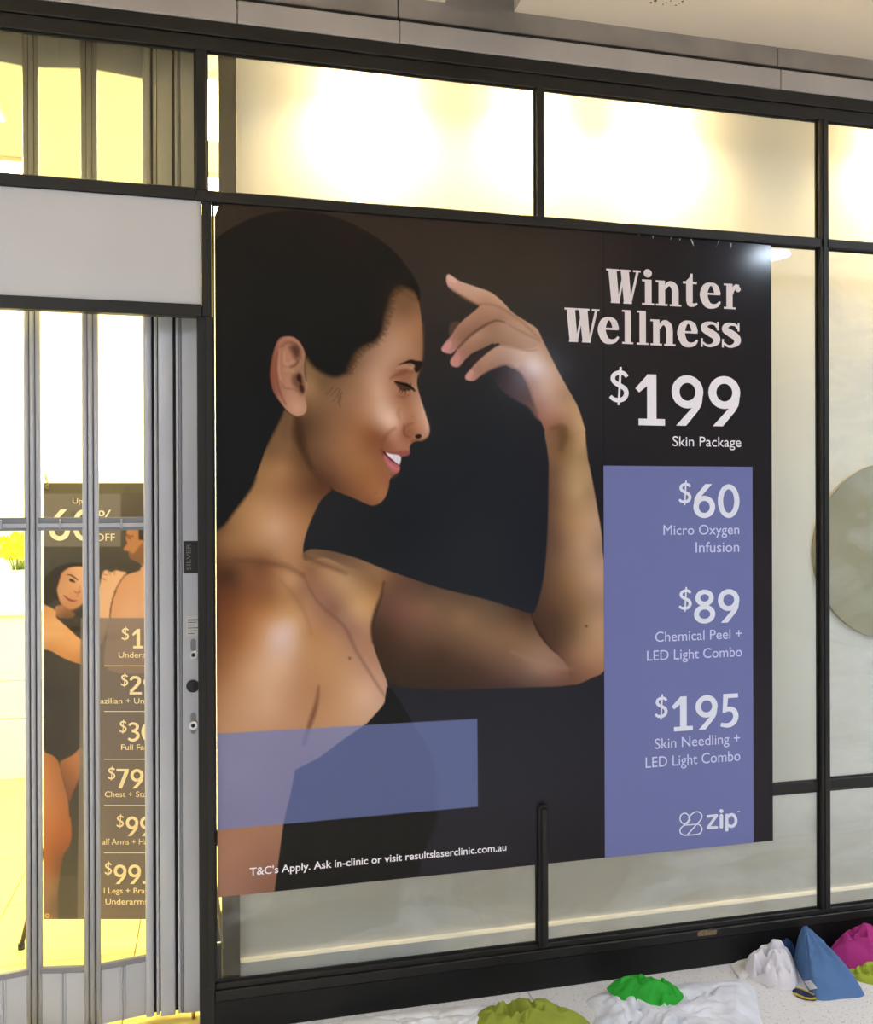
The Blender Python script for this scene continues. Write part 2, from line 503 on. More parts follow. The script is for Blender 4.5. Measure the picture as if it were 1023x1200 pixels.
# downlights in the display box that throw scallops on the backing wall
for i, (px, w, where) in enumerate(((432, 1.25, 'nearest the dark post'), (622, 0.8, 'above the upper mullion'), (768, 1.05, 'above the lettering of the poster'), (1046, 1.1, 'beyond the tall right mullion'))):
    x = P(px, 130, YB)[0]
    y = YB - 0.095
    o = empty('display_downlight', (x, y, ZB))
    tag(o, 'small warm downlight in the display ceiling, ' + where, 'downlight', 'warm display downlights')
    MB().cyl((x, y, ZB - 0.006), (x, y, ZB), 0.045, 24).build('trim_ring', MT['lamp_body'], o)
    MB().cyl((x, y, ZB - 0.008), (x, y, ZB - 0.0062), 0.034, 24).build('lens', m_spot, o)
    for kind, e_ in (('SPOT', 19.0), ('POINT', 1.4)):       # the lamp's cone and the spill from its lens
        l = bpy.data.lights.new('downlight_beam', kind)
        l.energy = e_ * w * STORE_W
        l.color = (1.0, 0.72, 0.34)
        l.shadow_soft_size = 0.03
        if kind == 'SPOT': l.spot_size = math.radians(150); l.spot_blend = 1.0
        lo = bpy.data.objects.new('downlight_beam', l); C.objects.link(lo)
        lo.parent = o; lo.location = (0, 0, -0.014 if kind == 'SPOT' else -0.05)

for i, (x, y) in enumerate(((-2.6, 1.3), (-1.2, 1.3), (0.1, 1.3), (-2.6, 2.4), (-1.2, 2.4), (0.1, 2.4), (-2.4, 0.40), (-1.3, 0.40), (-0.35, 0.40))):  # the row nearest the shutter is added to brighten the banner's face
    o = empty('shop_panel_light', (x, y, 3.3))
    tag(o, 'square warm panel light on the shop ceiling, ' + ('over the counter and flowers' if y > 2 else 'midway into the shop' if y > 1 else 'added just inside the folding shutter to light the banner'), 'ceiling light', 'warm shop panel lights')
    MB().cbox(x - 0.32, x + 0.32, y - 0.32, y + 0.32, 3.28, 3.3, 0.003).build('frame', MT['lamp_body'], o)
    MB().box(x - 0.3, x + 0.3, y - 0.3, y + 0.3, 3.277, 3.2798).build('diffuser', m_warm, o)

# ------------------------------------------------------------------ sign panel over the shutter
sp = MB().cbox(XL, -0.037, 0.010, 0.07, EYE + 0.6085, EYE + 0.9165, 0.002).build('sign_panel', MT['white_sign'])
tag(sp, 'blank pale grey sign panel above the folding shutter', 'sign panel')

# ------------------------------------------------------------------ folding shutter
sh = empty('folding_shutter', (-0.8, 0.12, 0.0))
tag(sh, 'grey aluminium folding shutter with clear vertical panels across the shop entrance', 'shutter')
YF, YN = 0.130, 0.100
Z_WT, Z_KT, Z_BOT, Z_TOP = EYE + 1.312, EYE - 1.348, 0.022, EYE + 1.458
fold = [(P(176, 600, YF)[0], YF), (P(106.5, 600, YN)[0], YN), (P(38.5, 600, YF)[0], YF)]
dx = fold[1][0] - fold[2][0]
i = 0
while fold[-1][0] > XL + 0.2:
    fold.append((fold[-1][0] - dx, YN if len(fold) % 2 else YF))


def place(mb, a, b):
    """bend a shape built along +X from 0 to 1 (metres) so that it runs from a to b in plan"""
    ax, ay = a; bx_, by_ = b
    L = math.hypot(bx_ - ax, by_ - ay)
    c, s = (bx_ - ax) / L, (by_ - ay) / L
    mb.v = [(ax + x * c - y * s, ay + x * s + y * c, z) for x, y, z in mb.v]
    return mb


def lobe(x0, x1, y, d, n=7):
    """half-round ridge towards the viewer from x0 to x1"""
    return [(x0 + (x1 - x0) * (0.5 - 0.5 * math.cos(math.pi * k / (n - 1))), y - d * math.sin(math.pi * k / (n - 1))) for k in range(n)]


for k in range(len(fold) - 1):
    (xr, yr), (xl, yl) = fold[k], fold[k + 1]
    a, b = (xl, yl), (xr, yr)
    L = math.hypot(xr - xl, yr - yl)
    e0, e1 = 0.017, L - 0.017
    place(MB().box(e0, e1, -0.0015, 0.0015, Z_KT, Z_WT), a, b).build('clear_panel', MT['poly'], sh)
    t = place(MB().box(e0, e1, -0.004, 0.004, Z_WT, Z_TOP), a, b).build('top_sheet', MT['alu'], sh)
    place(MB().box(L / 2 - 0.0012, L / 2 + 0.0012, -0.006, -0.0041, Z_WT + 0.01, Z_TOP), a, b).build('sheet_seam', MT['alu'], t)
    kp = place(MB().box(e0, e1, -0.004, 0.004, Z_BOT, Z_KT - 0.016), a, b).build('kick_sheet', MT['alu'], sh)
    place(MB().cbox(e0, e1, -0.008, 0.008, Z_KT - 0.016, Z_KT, 0.001), a, b).build('kick_cap', MT['alu_shaded'], kp)
    place(MB().prism(lobe(L / 2 - 0.007, L / 2 - 0.0005, -0.0041, 0.005), Z_BOT + 0.003, Z_KT - 0.017), a, b).build('kick_rib', MT['alu'], kp)
    place(MB().prism(lobe(L / 2 + 0.0005, L / 2 + 0.007, -0.0041, 0.005), Z_BOT + 0.003, Z_KT - 0.017), a, b).build('kick_rib', MT['alu'], kp)
    zr0, zr1 = EYE - 0.056, EYE - 0.017
    r = place(MB().cbox(e0, e1, -0.009, -0.002, zr0, zr1, 0.001), a, b).build('mid_rail', MT['alu_shaded'], sh)
    place(MB().cbox(e0 + 0.001, e1 - 0.001, -0.013, -0.0092, zr0 + 0.009, zr1 - 0.018, 0.001), a, b).build('rail_ridge', MT['alu'], r)
    place(MB().cbox(L / 2 - 0.003, L / 2 + 0.003, -0.018, -0.0132, zr0 + 0.006, zr1 - 0.006, 0.001), a, b).build('rail_clip', MT['steel'], r)

for k in range(1, len(fold)):
    x, y = fold[k]
    # hinge slat: three ridges parted by dark grooves
    for x0, x1, d in ((-0.0235, -0.0090, 0.006), (-0.0072, 0.0072, 0.009), (0.0090, 0.0235, 0.006)):
        MB().prism([(x + p, y - 0.004 + q) for p, q in lobe(x0, x1, 0, d)], Z_BOT - 0.006, Z_TOP + 0.008, True).build('hinge_slat', MT['alu'], sh)
    MB().box(x - 0.022, x + 0.022, y - 0.004, y + 0.004, Z_BOT, Z_TOP).build('hinge_core', MT['groove'], sh)

# closing stile and lock post beside the black jamb


def stile(name, px0, px1, y, ridge, m='alu'):
    x0, x1 = P(px0, 600, y)[0], P(px1, 600, y)[0]
    if ridge:
        return MB().prism(lobe(x0, x1, y, ridge) + [(x1, y + 0.02), (x0, y + 0.02)], Z_BOT, Z_TOP, False).build(name, MT[m], sh)
    return MB().cbox(x0, x1, y, y + 0.02, Z_BOT, Z_TOP, 0.0015).build(name, MT[m], sh)


stile('end_slat', 168.5, 178, 0.112, 0.006)
stile('stile_groove', 178, 181, 0.128, 0, 'groove')
stile('stile_rib', 181, 184.5, 0.116, 0.004)
stile('stile_groove', 184.5, 186, 0.128, 0, 'groove')
stile('closing_stile', 186, 203, 0.104, 0.003)
stile('stile_groove', 203, 206.5, 0.124, 0, 'groove')
stile('stile_rib', 206.5, 210, 0.108, 0.003)
stile('stile_rib', 210, 213.5, 0.108, 0.003, 'alu_shaded')
lp = stile('lock_post', 213.5, 236, 0.1005, 0)
yl = 0.1005


def lockpt(px, py):
    return P(px, py, yl)


# sticker with the word SILVER, maker's label, two lock cylinders with slots, a thumb turn
x0, z1 = lockpt(215.5, 634); x1, z0 = lockpt(234.8, 671.5)
silver_sticker = (x0, x1, z0, z1)
MB().box(x0, x1, yl - 0.0012, yl - 0.0001, z0, z1).build('black_sticker', MT['rubber'], lp)
x0, z1 = lockpt(218.3, 722); x1, z0 = lockpt(234.4, 745)
white_sticker = (x0, x1, z0, z1)
MB().box(x0, x1, yl - 0.0012, yl - 0.0001, z0, z1).build('paper_label', MT['white_sign'], lp)
for cxp, cyp, s0, s1 in ((226.6, 767, 748.5, 763), (226.4, 849.5, 835, 860)):
    xc, zc_ = lockpt(cxp, cyp)
    xs_, za = lockpt(226.5, s0); zb = lockpt(226.5, s1)[1]
    prof = [(xs_ + 0.008 * math.cos(t), za - 0.008 + 0.008 * math.sin(t)) for t in np.linspace(0, math.pi, 8)] + [(xs_ + 0.008 * math.cos(t), zb + 0.008 + 0.008 * math.sin(t)) for t in np.linspace(math.pi, 2 * math.pi, 8)]
    n = len(prof)
    MB().add([(x, yl - 0.0008, z) for x, z in prof] + [(x, yl, z) for x, z in prof], [tuple(range(n))] + [(i, (i + 1) % n, n + (i + 1) % n, n + i) for i in range(n)]).build('lock_slot', MT['alu_shaded'], lp)
    lk = MB().cyl((xc, yl - 0.010, zc_), (xc, yl, zc_), 0.0125, 20, 0.0135).build('lock_cylinder', MT['steel'], lp)
    MB().cyl((xc, yl - 0.0106, zc_), (xc, yl - 0.0101, zc_), 0.0062, 14).build('keyhole', MT['rubber'], lk)
xc, zc_ = lockpt(226, 804)
tt = MB().cyl((xc, yl - 0.004, zc_), (xc, yl, zc_), 0.0185, 24, 0.02).build('thumb_turn', MT['rubber'], lp)
MB().cbox(xc - 0.004, xc + 0.004, yl - 0.010, yl - 0.0041, zc_ - 0.014, zc_ + 0.014, 0.001).build('turn_grip', MT['groove'], tt)
xc, zc_ = lockpt(226.5, 1184.5)
MB().cyl((xc, yl + 0.008, 0.001), (xc, yl + 0.008, Z_BOT), 0.006, 12).build('floor_bolt', MT['brass'], lp)

# ------------------------------------------------------------------ things in the shop and display
# round olive disc fixed to the backing wall at the right
R_D = 0.338
xc, zc_ = P(954, 646, YB - 0.01)[0] + R_D, P(1020, 646, YB)[1]
rd = empty('wall_disc', (xc, YB - 0.012, zc_ - 0.33)); tag(rd, 'large round olive tinted disc on the white backing wall right of the tall mullion', 'wall disc')
MB().cyl((xc, YB - 0.010, zc_), (xc, YB, zc_), R_D, 64).build('disc_face', MT['disc'], rd)
mb = MB()
n = 64
ring = []
for r, y in ((R_D, YB - 0.013), (R_D + 0.003, YB - 0.013), (R_D + 0.003, YB), (R_D, YB)):
    ring.append([(xc + r * math.cos(2 * math.pi * i / n), y, zc_ + r * math.sin(2 * math.pi * i / n)) for i in range(n)])
vv = sum(ring, [])
mb.add(vv, [(a * n + i, a * n + (i + 1) % n, ((a + 1) % 4) * n + (i + 1) % n, ((a + 1) % 4) * n + i) for a in range(4) for i in range(n)])
mb.build('disc_rim', mat('bronze_rim', (0.30, 0.27, 0.2), 0.35, 0.3), rd)

# bunch of yellow flowers against the rear wall
xf, zf = P(22, 640, 3.1)
fl = empty('yellow_flowers', (xf, 3.1, 0.0)); tag(fl, 'bunch of bright yellow flowers in a white vase seen through the shutter', 'flowers')
rnd = random.Random(4)
m_y = mat('yellow_petal', (0.85, 0.80, 0.02), 0.6, var=0.1, vscale=30)
vase_z = zf - 0.16
prof = [(0.0, 0.0), (0.05, 0.0), (0.055, 0.05), (0.05, 0.15), (0.035, 0.20), (0.045, 0.22)]
mb = MB()
vv = [(xf + r * math.cos(2 * math.pi * i / 20), 3.1 + r * math.sin(2 * math.pi * i / 20), vase_z - 0.2 + z) for r, z in prof[1:] for i in range(20)]
mb.add(vv, [(a * 20 + i, a * 20 + (i + 1) % 20, (a + 1) * 20 + (i + 1) % 20, (a + 1) * 20 + i) for a in range(4) for i in range(20)], True)
mb.build('vase', MT['store_wall'], fl)
for k in range(40):
    u = rnd.uniform(-0.085, 0.075); w = rnd.uniform(-0.06, 0.06); h = rnd.uniform(-0.06, 0.06)
    bl = MB()
    for q in range(9):
        t = 2 * math.pi * q / 9; rr = 0.034
        c0 = Vector((xf + u, 3.1 + w, zf + h))
        tip = c0 + Vector((math.cos(t) * rr, -0.012, math.sin(t) * rr))
        s1 = c0 + Vector((math.cos(t + 0.35) * rr * 0.7, -0.008, math.sin(t + 0.35) * rr * 0.7))
        s2 = c0 + Vector((math.cos(t - 0.35) * rr * 0.7, -0.008, math.sin(t - 0.35) * rr * 0.7))
        bl.add([c0, s1, tip, s2], [(0, 1, 2, 3)])
    b_ = bl.build('bloom', m_y, fl)
    MB().cyl((xf + u * 0.3, 3.1 + w * 0.3, vase_z), (xf + u, 3.1 + w, zf + h), 0.002, 6).build('stem', mat('green_stem', (0.25, 0.4, 0.05), 0.6) if k == 0 else bpy.data.materials['green_stem'], b_)
cbt = MB().cbox(xf - 0.5, xf + 0.45, 2.9, 3.32, vase_z - 0.235, vase_z - 0.2, 0.004)
cb = empty('display_counter', (xf, 3.1, 0)); tag(cb, 'white counter against the rear shop wall under the yellow flowers', 'counter')
cbt.build('counter_top', MT['store_wall'], cb)
for z0, z1 in ((0.0, 0.347), (0.351, 0.567), (0.571, vase_z - 0.2355)):
    MB().cbox(xf - 0.48, xf + 0.43, 2.92, 3.32, z0, z1, 0.004).build('drawer_front', MT['store_wall'], cb)

# ------------------------------------------------------------------ painter for the printed sheets
# The print is drawn in flat polygons, strokes and smooth colour fields and stored as colours of the sheet's vertices.


def crop(ox, oy, s):
    return lambda pts: [(ox + p[0] / s, oy + p[1] / s) + tuple(p[2:]) for p in pts]


A_ = crop(240, 230, 3.935)
B_ = crop(300, 350, 4.444)
C_ = crop(490, 300, 4.448)
D_ = crop(240, 560, 3.935)
E_ = crop(430, 540, 3.528)
F_ = crop(240, 800, 2.842)


def spline(pts, closed=True, n=4):
    p = np.array(pts, float)[:, :2]
    N = len(p)
    out = []
    rng = range(N) if closed else range(N - 1)
    for i in rng:
        if closed: a, b, c, d = p[(i - 1) % N], p[i], p[(i + 1) % N], p[(i + 2) % N]
        else: a, b, c, d = p[max(i - 1, 0)], p[i], p[i + 1], p[min(i + 2, N - 1)]
        for k in range(n):
            t = k / n
            out.append(0.5 * ((2 * b) + (-a + c) * t + (2 * a - 5 * b + 4 * c - d) * t * t + (-a + 3 * b - 3 * c + d) * t ** 3))
    if not closed: out.append(p[-1])
    return np.array(out)


class Painter:
    def __init__(self, X, Y, base):
        self.X, self.Y = X, Y              # photo-space coordinates of the sheet's vertices
        self.rgb = np.zeros((len(X), 3)); self.rgb[:] = base

    def sel(self, pts, pad):
        p = np.asarray(pts)[:, :2]
        lo, hi = p.min(0) - pad, p.max(0) + pad
        return np.nonzero((self.X > lo[0]) & (self.X < hi[0]) & (self.Y > lo[1]) & (self.Y < hi[1]))[0]

    def mask(self, poly, feather=1.0, smooth=True, shift=0.0):
        pl = spline(poly) if smooth else np.array(poly, float)[:, :2]
        idx = self.sel(pl, feather * 2 + 2)
        x, y = self.X[idx], self.Y[idx]
        d2 = np.full(len(idx), 1e9)
        inside = np.zeros(len(idx), bool)
        n = len(pl)
        for i in range(n):
            ax, ay = pl[i]; bx, by = pl[(i + 1) % n]
            ex, ey = bx - ax, by - ay
            L = ex * ex + ey * ey
            if L < 1e-9: continue
            t = np.clip(((x - ax) * ex + (y - ay) * ey) / L, 0, 1)
            d2 = np.minimum(d2, (x - ax - t * ex) ** 2 + (y - ay - t * ey) ** 2)
            if ay != by:
                c = (ay > y) != (by > y)
                inside ^= c & (x < (bx - ax) * (y - ay) / (by - ay) + ax)
        sd = np.sqrt(d2) * np.where(inside, 1, -1) + shift
        u = np.clip(sd / (2 * feather) + 0.5, 0, 1)
        return idx, u * u * (3 - 2 * u)

    def blend(self, idx, a, col):
        a = a[:, None]
        self.rgb[idx] = self.rgb[idx] * (1 - a) + np.asarray(col, float) * a

    def fill(self, poly, col, alpha=1.0, feather=1.0, smooth=True):
        idx, a = self.mask(poly, feather, smooth)
        self.blend(idx, a * alpha, col)

    def field(self, idx, samples, c=9.0, reg=0.02):
        s = np.array(samples, float)
        p, v = s[:, :2], s[:, 2:5]
        mean = v.mean(0)
        r = np.sqrt(((p[:, None] - p[None]) ** 2).sum(-1) + c * c)
        n = len(p)
        Ls = 100.0
        Amat = np.zeros((n + 3, n + 3))
        Amat[:n, :n] = r / Ls - np.eye(n) * reg
        Amat[:n, n] = 1; Amat[n, :n] = 1
        Amat[n + 1, n + 1] = Amat[n + 2, n + 2] = 1
        rhs = np.zeros((n + 3, 3)); rhs[:n] = v - mean
        w = np.linalg.solve(Amat, rhs)
        out = np.empty((len(idx), 3))
        for k in range(0, len(idx), 60000):
            ii = idx[k:k + 60000]
            rr = np.sqrt((self.X[ii][:, None] - p[:, 0]) ** 2 + (self.Y[ii][:, None] - p[:, 1]) ** 2 + c * c) / Ls
            out[k:k + 60000] = rr @ w[:n] + w[n] + mean
        return np.clip(out, v.min(0) - 6, v.max(0) + 6)

    def shade(self, poly, samples, feather=1.0, smooth=True, c=9.0, alpha=1.0):
        idx, a = self.mask(poly, feather, smooth)
        self.blend(idx, a * alpha, self.field(idx, samples, c))

    def stroke(self, pts, w, col, alpha=1.0, feather=1.0):
        """soft line; w is one width or (start, middle, end) in photo pixels"""
        pl = spline(pts, False)
        n = len(pl)
        ws = np.interp(np.linspace(0, 1, n), np.linspace(0, 1, len(w)), w) if hasattr(w, '__len__') else np.full(n, w)
        idx = self.sel(pl, ws.max() + feather * 2 + 2)
        x, y = self.X[idx], self.Y[idx]
        best = np.full(len(idx), -1e9)
        for i in range(n - 1):
            ax, ay = pl[i]; bx, by = pl[i + 1]
            ex, ey = bx - ax, by - ay
            t = np.clip(((x - ax) * ex + (y - ay) * ey) / max(ex * ex + ey * ey, 1e-9), 0, 1)
            d = np.hypot(x - ax - t * ex, y - ay - t * ey)
            best = np.maximum(best, (ws[i] * (1 - t) + ws[i + 1] * t) / 2 - d)
        u = np.clip(best / (2 * feather) + 0.5, 0, 1)
        self.blend(idx, u * u * (3 - 2 * u) * alpha, col)

    def glow(self, cx, cy, rx, ry, col, alpha=1.0, rot=0.0):
        r = max(rx, ry) * 2.6
        idx = np.nonzero((abs(self.X - cx) < r) & (abs(self.Y - cy) < r))[0]
        dx, dy = self.X[idx] - cx, self.Y[idx] - cy
        c, s = math.cos(rot), math.sin(rot)
        q = ((dx * c + dy * s) / rx) ** 2 + ((-dx * s + dy * c) / ry) ** 2
        self.blend(idx, np.exp(-q) * alpha, col)


def paint_poster(p):
    """dark studio photograph of a woman in profile with a raised arm"""
    allv = np.arange(len(p.X))
    p.rgb[:] = p.field(allv, [(255, 245, 58, 49, 42), (300, 242, 57, 48, 42), (430, 255, 56, 47, 42), (520, 268, 56, 47, 43), (600, 270, 54, 46, 42), (690, 285, 52, 45, 42),
                              (560, 310, 58, 51, 45), (650, 330, 58, 51, 46), (520, 400, 50, 46, 45), (600, 470, 42, 42, 44), (660, 420, 46, 44, 46), (690, 480, 44, 42, 43), (560, 540, 38, 39, 41),
                              (480, 610, 36, 37, 39), (560, 640, 40, 42, 44), (620, 640, 37, 38, 43), (640, 580, 38, 38, 42), (480, 560, 38, 39, 41), (700, 560, 38, 36, 38),
                              (500, 815, 42, 42, 46), (600, 830, 42, 42, 47), (690, 820, 40, 40, 45), (600, 920, 42, 42, 48), (560, 1000, 42, 41, 46), (690, 960, 38, 37, 42), (660, 1010, 36, 35, 38),
                              (760, 300, 40, 36, 36), (890, 330, 34, 32, 36), (800, 420, 42, 38, 38), (760, 520, 42, 39, 40), (890, 520, 40, 37, 38), (890, 700, 44, 40, 42), (890, 960, 40, 37, 41), (850, 290, 36, 34, 38)], 25)
    # far upper arm, seen behind the chest
    upper_arm = D_([(430, 430), (440, 365), (480, 331), (540, 331), (620, 346), (720, 377), (830, 422)]) + \
        E_([(200, 492), (300, 525), (400, 550), (500, 575), (600, 606), (680, 630), (760, 600), (860, 600), (980, 640), (985, 780), (978, 868), (930, 895), (870, 920), (800, 932), (700, 936), (550, 940), (400, 946), (250, 945), (130, 932), (60, 900), (20, 800)]) + D_([(700, 700), (560, 520)])
    arm_s = E_([(60, 560, 100, 72, 56), (150, 600, 112, 80, 66), (60, 700, 72, 54, 43), (100, 850, 60, 47, 38), (40, 780, 62, 46, 38), (250, 600, 118, 88, 68), (250, 530, 88, 68, 54), (400, 650, 128, 98, 72), (400, 575, 98, 76, 60), (200, 700, 100, 74, 60), (300, 800, 74, 55, 43),
                (450, 850, 78, 58, 48), (350, 730, 104, 78, 60), (500, 750, 122, 92, 70), (600, 700, 118, 88, 65), (560, 625, 92, 72, 57), (650, 650, 78, 58, 46), (650, 790, 130, 100, 78), (720, 860, 142, 112, 94), (600, 880, 98, 73, 62), (780, 880, 128, 94, 80), (400, 925, 62, 49, 42),
                (200, 920, 58, 46, 39), (600, 925, 76, 58, 52), (720, 915, 100, 74, 64), (850, 860, 122, 88, 70), (820, 910, 105, 74, 60)]) + \
        D_([(500, 345, 112, 84, 62), (600, 352, 104, 78, 60), (720, 400, 124, 93, 68), (800, 440, 138, 101, 72), (900, 480, 98, 70, 55), (900, 640, 106, 73, 59), (850, 750, 72, 52, 42), (950, 850, 68, 51, 42), (980, 600, 118, 84, 67)])
    p.shade(upper_arm, arm_s, 1.2)
    # forearm
    forearm = C_([(660, 900), (672, 1000), (680, 1067)]) + E_([(752, 20), (750, 150), (746, 300), (735, 450), (715, 560), (690, 640), (700, 690), (730, 740), (780, 795), (830, 850), (850, 925), (930, 897), (976, 872), (1010, 800), (1010, 500), (978, 400), (970, 300), (950, 180), (930, 70), (915, 0)]) + C_([(885, 1060), (875, 980), (862, 890), (800, 850), (720, 860)])
    fore_s = E_([(760, 600, 88, 64, 49), (705, 650, 72, 52, 42), (760, 500, 100, 74, 56), (850, 500, 140, 105, 73), (930, 480, 176, 139, 113), (900, 350, 176, 139, 106), (965, 350, 150, 120, 98), (800, 350, 116, 86, 66), (757, 300, 92, 68, 56), (850, 250, 160, 122, 86), (930, 250, 176, 141, 111), (800, 150, 126, 93, 69), (870, 120, 178, 145, 106), (780, 50, 112, 82, 62),
                 (860, 30, 166, 133, 93), (920, 130, 150, 118, 88), (970, 600, 152, 120, 96), (920, 800, 158, 120, 90), (940, 680, 166, 129, 96), (850, 700, 108, 82, 60), (790, 640, 86, 63, 48), (800, 760, 88, 64, 50), (850, 800, 128, 93, 70), (940, 865, 140, 99, 74), (870, 900, 110, 78, 62), (880, 600, 130, 98, 70), (755, 150, 96, 71, 55)]) + \
        C_([(830, 900, 180, 142, 105), (845, 1000, 172, 138, 100), (740, 1020, 114, 84, 55), (690, 1040, 124, 92, 68), (700, 950, 128, 94, 70), (760, 930, 100, 72, 46), (875, 1030, 150, 118, 86)])
    p.shade(forearm, fore_s, 1.2)
    p.stroke(E_([(678, 632), (700, 690), (735, 745), (775, 790)]), (2.0, 3.0, 1.0), (50, 37, 30), 0.75, 1.6)
    p.stroke(E_([(600, 790), (700, 830), (790, 850), (850, 862)]), (2, 8, 2), (150, 118, 98), 0.35, 4)
    p.glow(*E_([(907, 684)])[0], 1.6, 1.4, (70, 50, 38), 0.9)
    # palm in shade, then the hand
    palm = C_([(370, 600), (440, 575), (500, 585), (560, 640), (600, 700), (640, 840), (620, 850), (575, 790), (520, 757), (450, 712), (400, 655)])
    p.shade(palm, C_([(400, 620, 50, 44, 46), (450, 640, 58, 48, 51), (520, 700, 78, 63, 65), (560, 760, 84, 65, 64), (500, 610, 66, 54, 56), (600, 800, 110, 80, 72)]), 2.0)
    behind = C_([(165, 360), (190, 342), (225, 348), (235, 370), (200, 410), (172, 430), (160, 400)])
    p.fill(behind, (88, 66, 56), 0.9, 1.6)
    hand = C_([(320, 258), (360, 246), (400, 215), (440, 240), (500, 300), (570, 345), (620, 380), (650, 440), (690, 520), (730, 600), (780, 690), (830, 780), (860, 870), (866, 920), (780, 935), (700, 930), (660, 905), (640, 860), (610, 800), (590, 740), (570, 680), (540, 620), (500, 588), (460, 568), (420, 500), (360, 400), (320, 330)])
    hs = C_([(170, 130, 202, 152, 137), (250, 180, 190, 150, 126), (350, 220, 176, 137, 112), (320, 190, 192, 152, 128), (430, 230, 190, 150, 123), (530, 320, 186, 148, 121), (600, 390, 180, 142, 116), (370, 262, 168, 128, 103), (480, 300, 176, 138, 113), (480, 400, 164, 128, 107),
             (390, 350, 150, 112, 90), (560, 430, 175, 139, 117), (450, 490, 176, 141, 121), (540, 520, 194, 163, 148), (600, 575, 205, 182, 176), (640, 480, 180, 142, 118), (680, 600, 190, 154, 134), (650, 700, 184, 149, 134), (740, 700, 176, 138, 111), (590, 660, 152, 114, 98),
             (700, 800, 172, 131, 112), (780, 780, 176, 138, 106), (680, 860, 150, 102, 82), (620, 780, 150, 110, 98), (750, 920, 104, 74, 48), (700, 925, 128, 92, 68), (830, 900, 180, 142, 105), (800, 840, 170, 132, 100), (540, 600, 150, 118, 108), (690, 540, 172, 135, 108), (770, 730, 160, 124, 96)])
    p.shade(hand, hs, 1.1)
    f1 = C_([(148, 104), (165, 96), (215, 130), (300, 160), (380, 190), (440, 240), (470, 290), (400, 290), (350, 255), (320, 258), (290, 245), (220, 205), (165, 170), (147, 135)])
    p.shade(f1, hs, 1.0)
    p.fill(C_([(153, 104), (168, 102), (205, 128), (195, 142), (160, 128)]), (222, 178, 160), 0.6, 1.0)
    p.stroke(C_([(165, 165), (220, 205), (290, 245), (330, 256)]), (2, 4, 2), (120, 82, 64), 0.55, 1.5)
    f2 = C_([(330, 256), (290, 290), (240, 330), (200, 372), (175, 412), (150, 440), (122, 480), (130, 500), (165, 510), (185, 500), (215, 470), (262, 420), (330, 370), (400, 335), (470, 330), (520, 345), (500, 310), (430, 265), (370, 247)])
    f2s = C_([(370, 262, 172, 132, 106), (260, 345, 166, 124, 101), (200, 430, 150, 108, 90), (150, 475, 188, 134, 124), (480, 315, 174, 136, 111), (330, 300, 164, 122, 98), (300, 370, 140, 102, 82), (230, 420, 134, 96, 78), (400, 300, 168, 128, 104), (420, 325, 150, 112, 90)])
    p.shade(f2, f2s, 1.0)
    p.fill(C_([(128, 478), (165, 440), (175, 465), (150, 497), (132, 496)]), (196, 138, 130), 0.7, 1.2)
    p.stroke(C_([(330, 250), (400, 258), (480, 300), (560, 360), (630, 430)]), (2, 4, 2), (138, 100, 79), 0.5, 2)
    f3 = C_([(213, 474), (190, 510), (168, 545), (175, 572), (210, 578), (240, 545), (280, 508), (340, 480), (400, 452), (440, 468), (520, 480), (600, 480), (630, 440), (560, 400), (470, 345), (400, 336), (330, 372), (262, 422)])
    f3s = C_([(390, 350, 152, 114, 92), (300, 430, 172, 130, 107), (240, 500, 150, 108, 90), (195, 545, 180, 126, 116), (480, 400, 166, 130, 108), (560, 430, 176, 140, 118), (350, 400, 162, 122, 99), (430, 440, 150, 114, 94), (330, 470, 136, 100, 82), (520, 470, 160, 126, 106), (450, 370, 172, 134, 112)])
    p.shade(f3, f3s, 1.0)
    p.fill(C_([(172, 545), (208, 505), (218, 530), (205, 570), (178, 568)]), (190, 132, 124), 0.6, 1.2)
    p.stroke(C_([(210, 478), (262, 424), (330, 373), (400, 338), (450, 345)]), (2.5, 3.5, 1.5), (96, 66, 52), 0.75, 1.5)
    p.stroke(C_([(450, 345), (520, 385), (600, 425), (635, 445)]), (1.5, 3, 1.5), (138, 104, 84), 0.5, 2)
    gap = C_([(262, 555), (290, 522), (350, 490), (405, 455), (425, 465), (380, 490), (320, 540), (282, 578)])
    p.fill(gap, (58, 45, 42), 0.95, 1.3)
    f4 = C_([(430, 466), (380, 490), (320, 540), (282, 580), (248, 620), (250, 645), (290, 650), (332, 620), (385, 590), (460, 570), (500, 588), (540, 560), (560, 500), (500, 474)])
    f4s = C_([(450, 490, 178, 143, 123), (350, 555, 166, 126, 106), (300, 600, 150, 110, 92), (265, 625, 188, 134, 124), (540, 520, 194, 163, 148), (400, 520, 172, 134, 113), (400, 570, 148, 112, 96), (480, 550, 168, 136, 122)])
    p.shade(f4, f4s, 1.0)
    p.fill(C_([(252, 620), (280, 594), (290, 612), (272, 640), (255, 641)]), (196, 140, 132), 0.65, 1.2)
    p.stroke(C_([(430, 466), (500, 478), (570, 492), (620, 490)]), (1.5, 3, 1), (140, 106, 90), 0.55, 2)
    p.stroke(C_([(335, 620), (390, 590), (460, 568), (520, 600), (560, 650), (590, 730), (620, 820)]), (2, 3, 3), (96, 72, 68), 0.5, 2.0)
    p.stroke(C_([(620, 800), (650, 862), (700, 868), (740, 850)]), (3, 4, 1), (146, 98, 82), 0.5, 2.5)
    p.stroke(C_([(690, 900), (740, 895), (760, 930), (745, 1000)]), (2, 12, 6), (92, 66, 42), 0.5, 4)
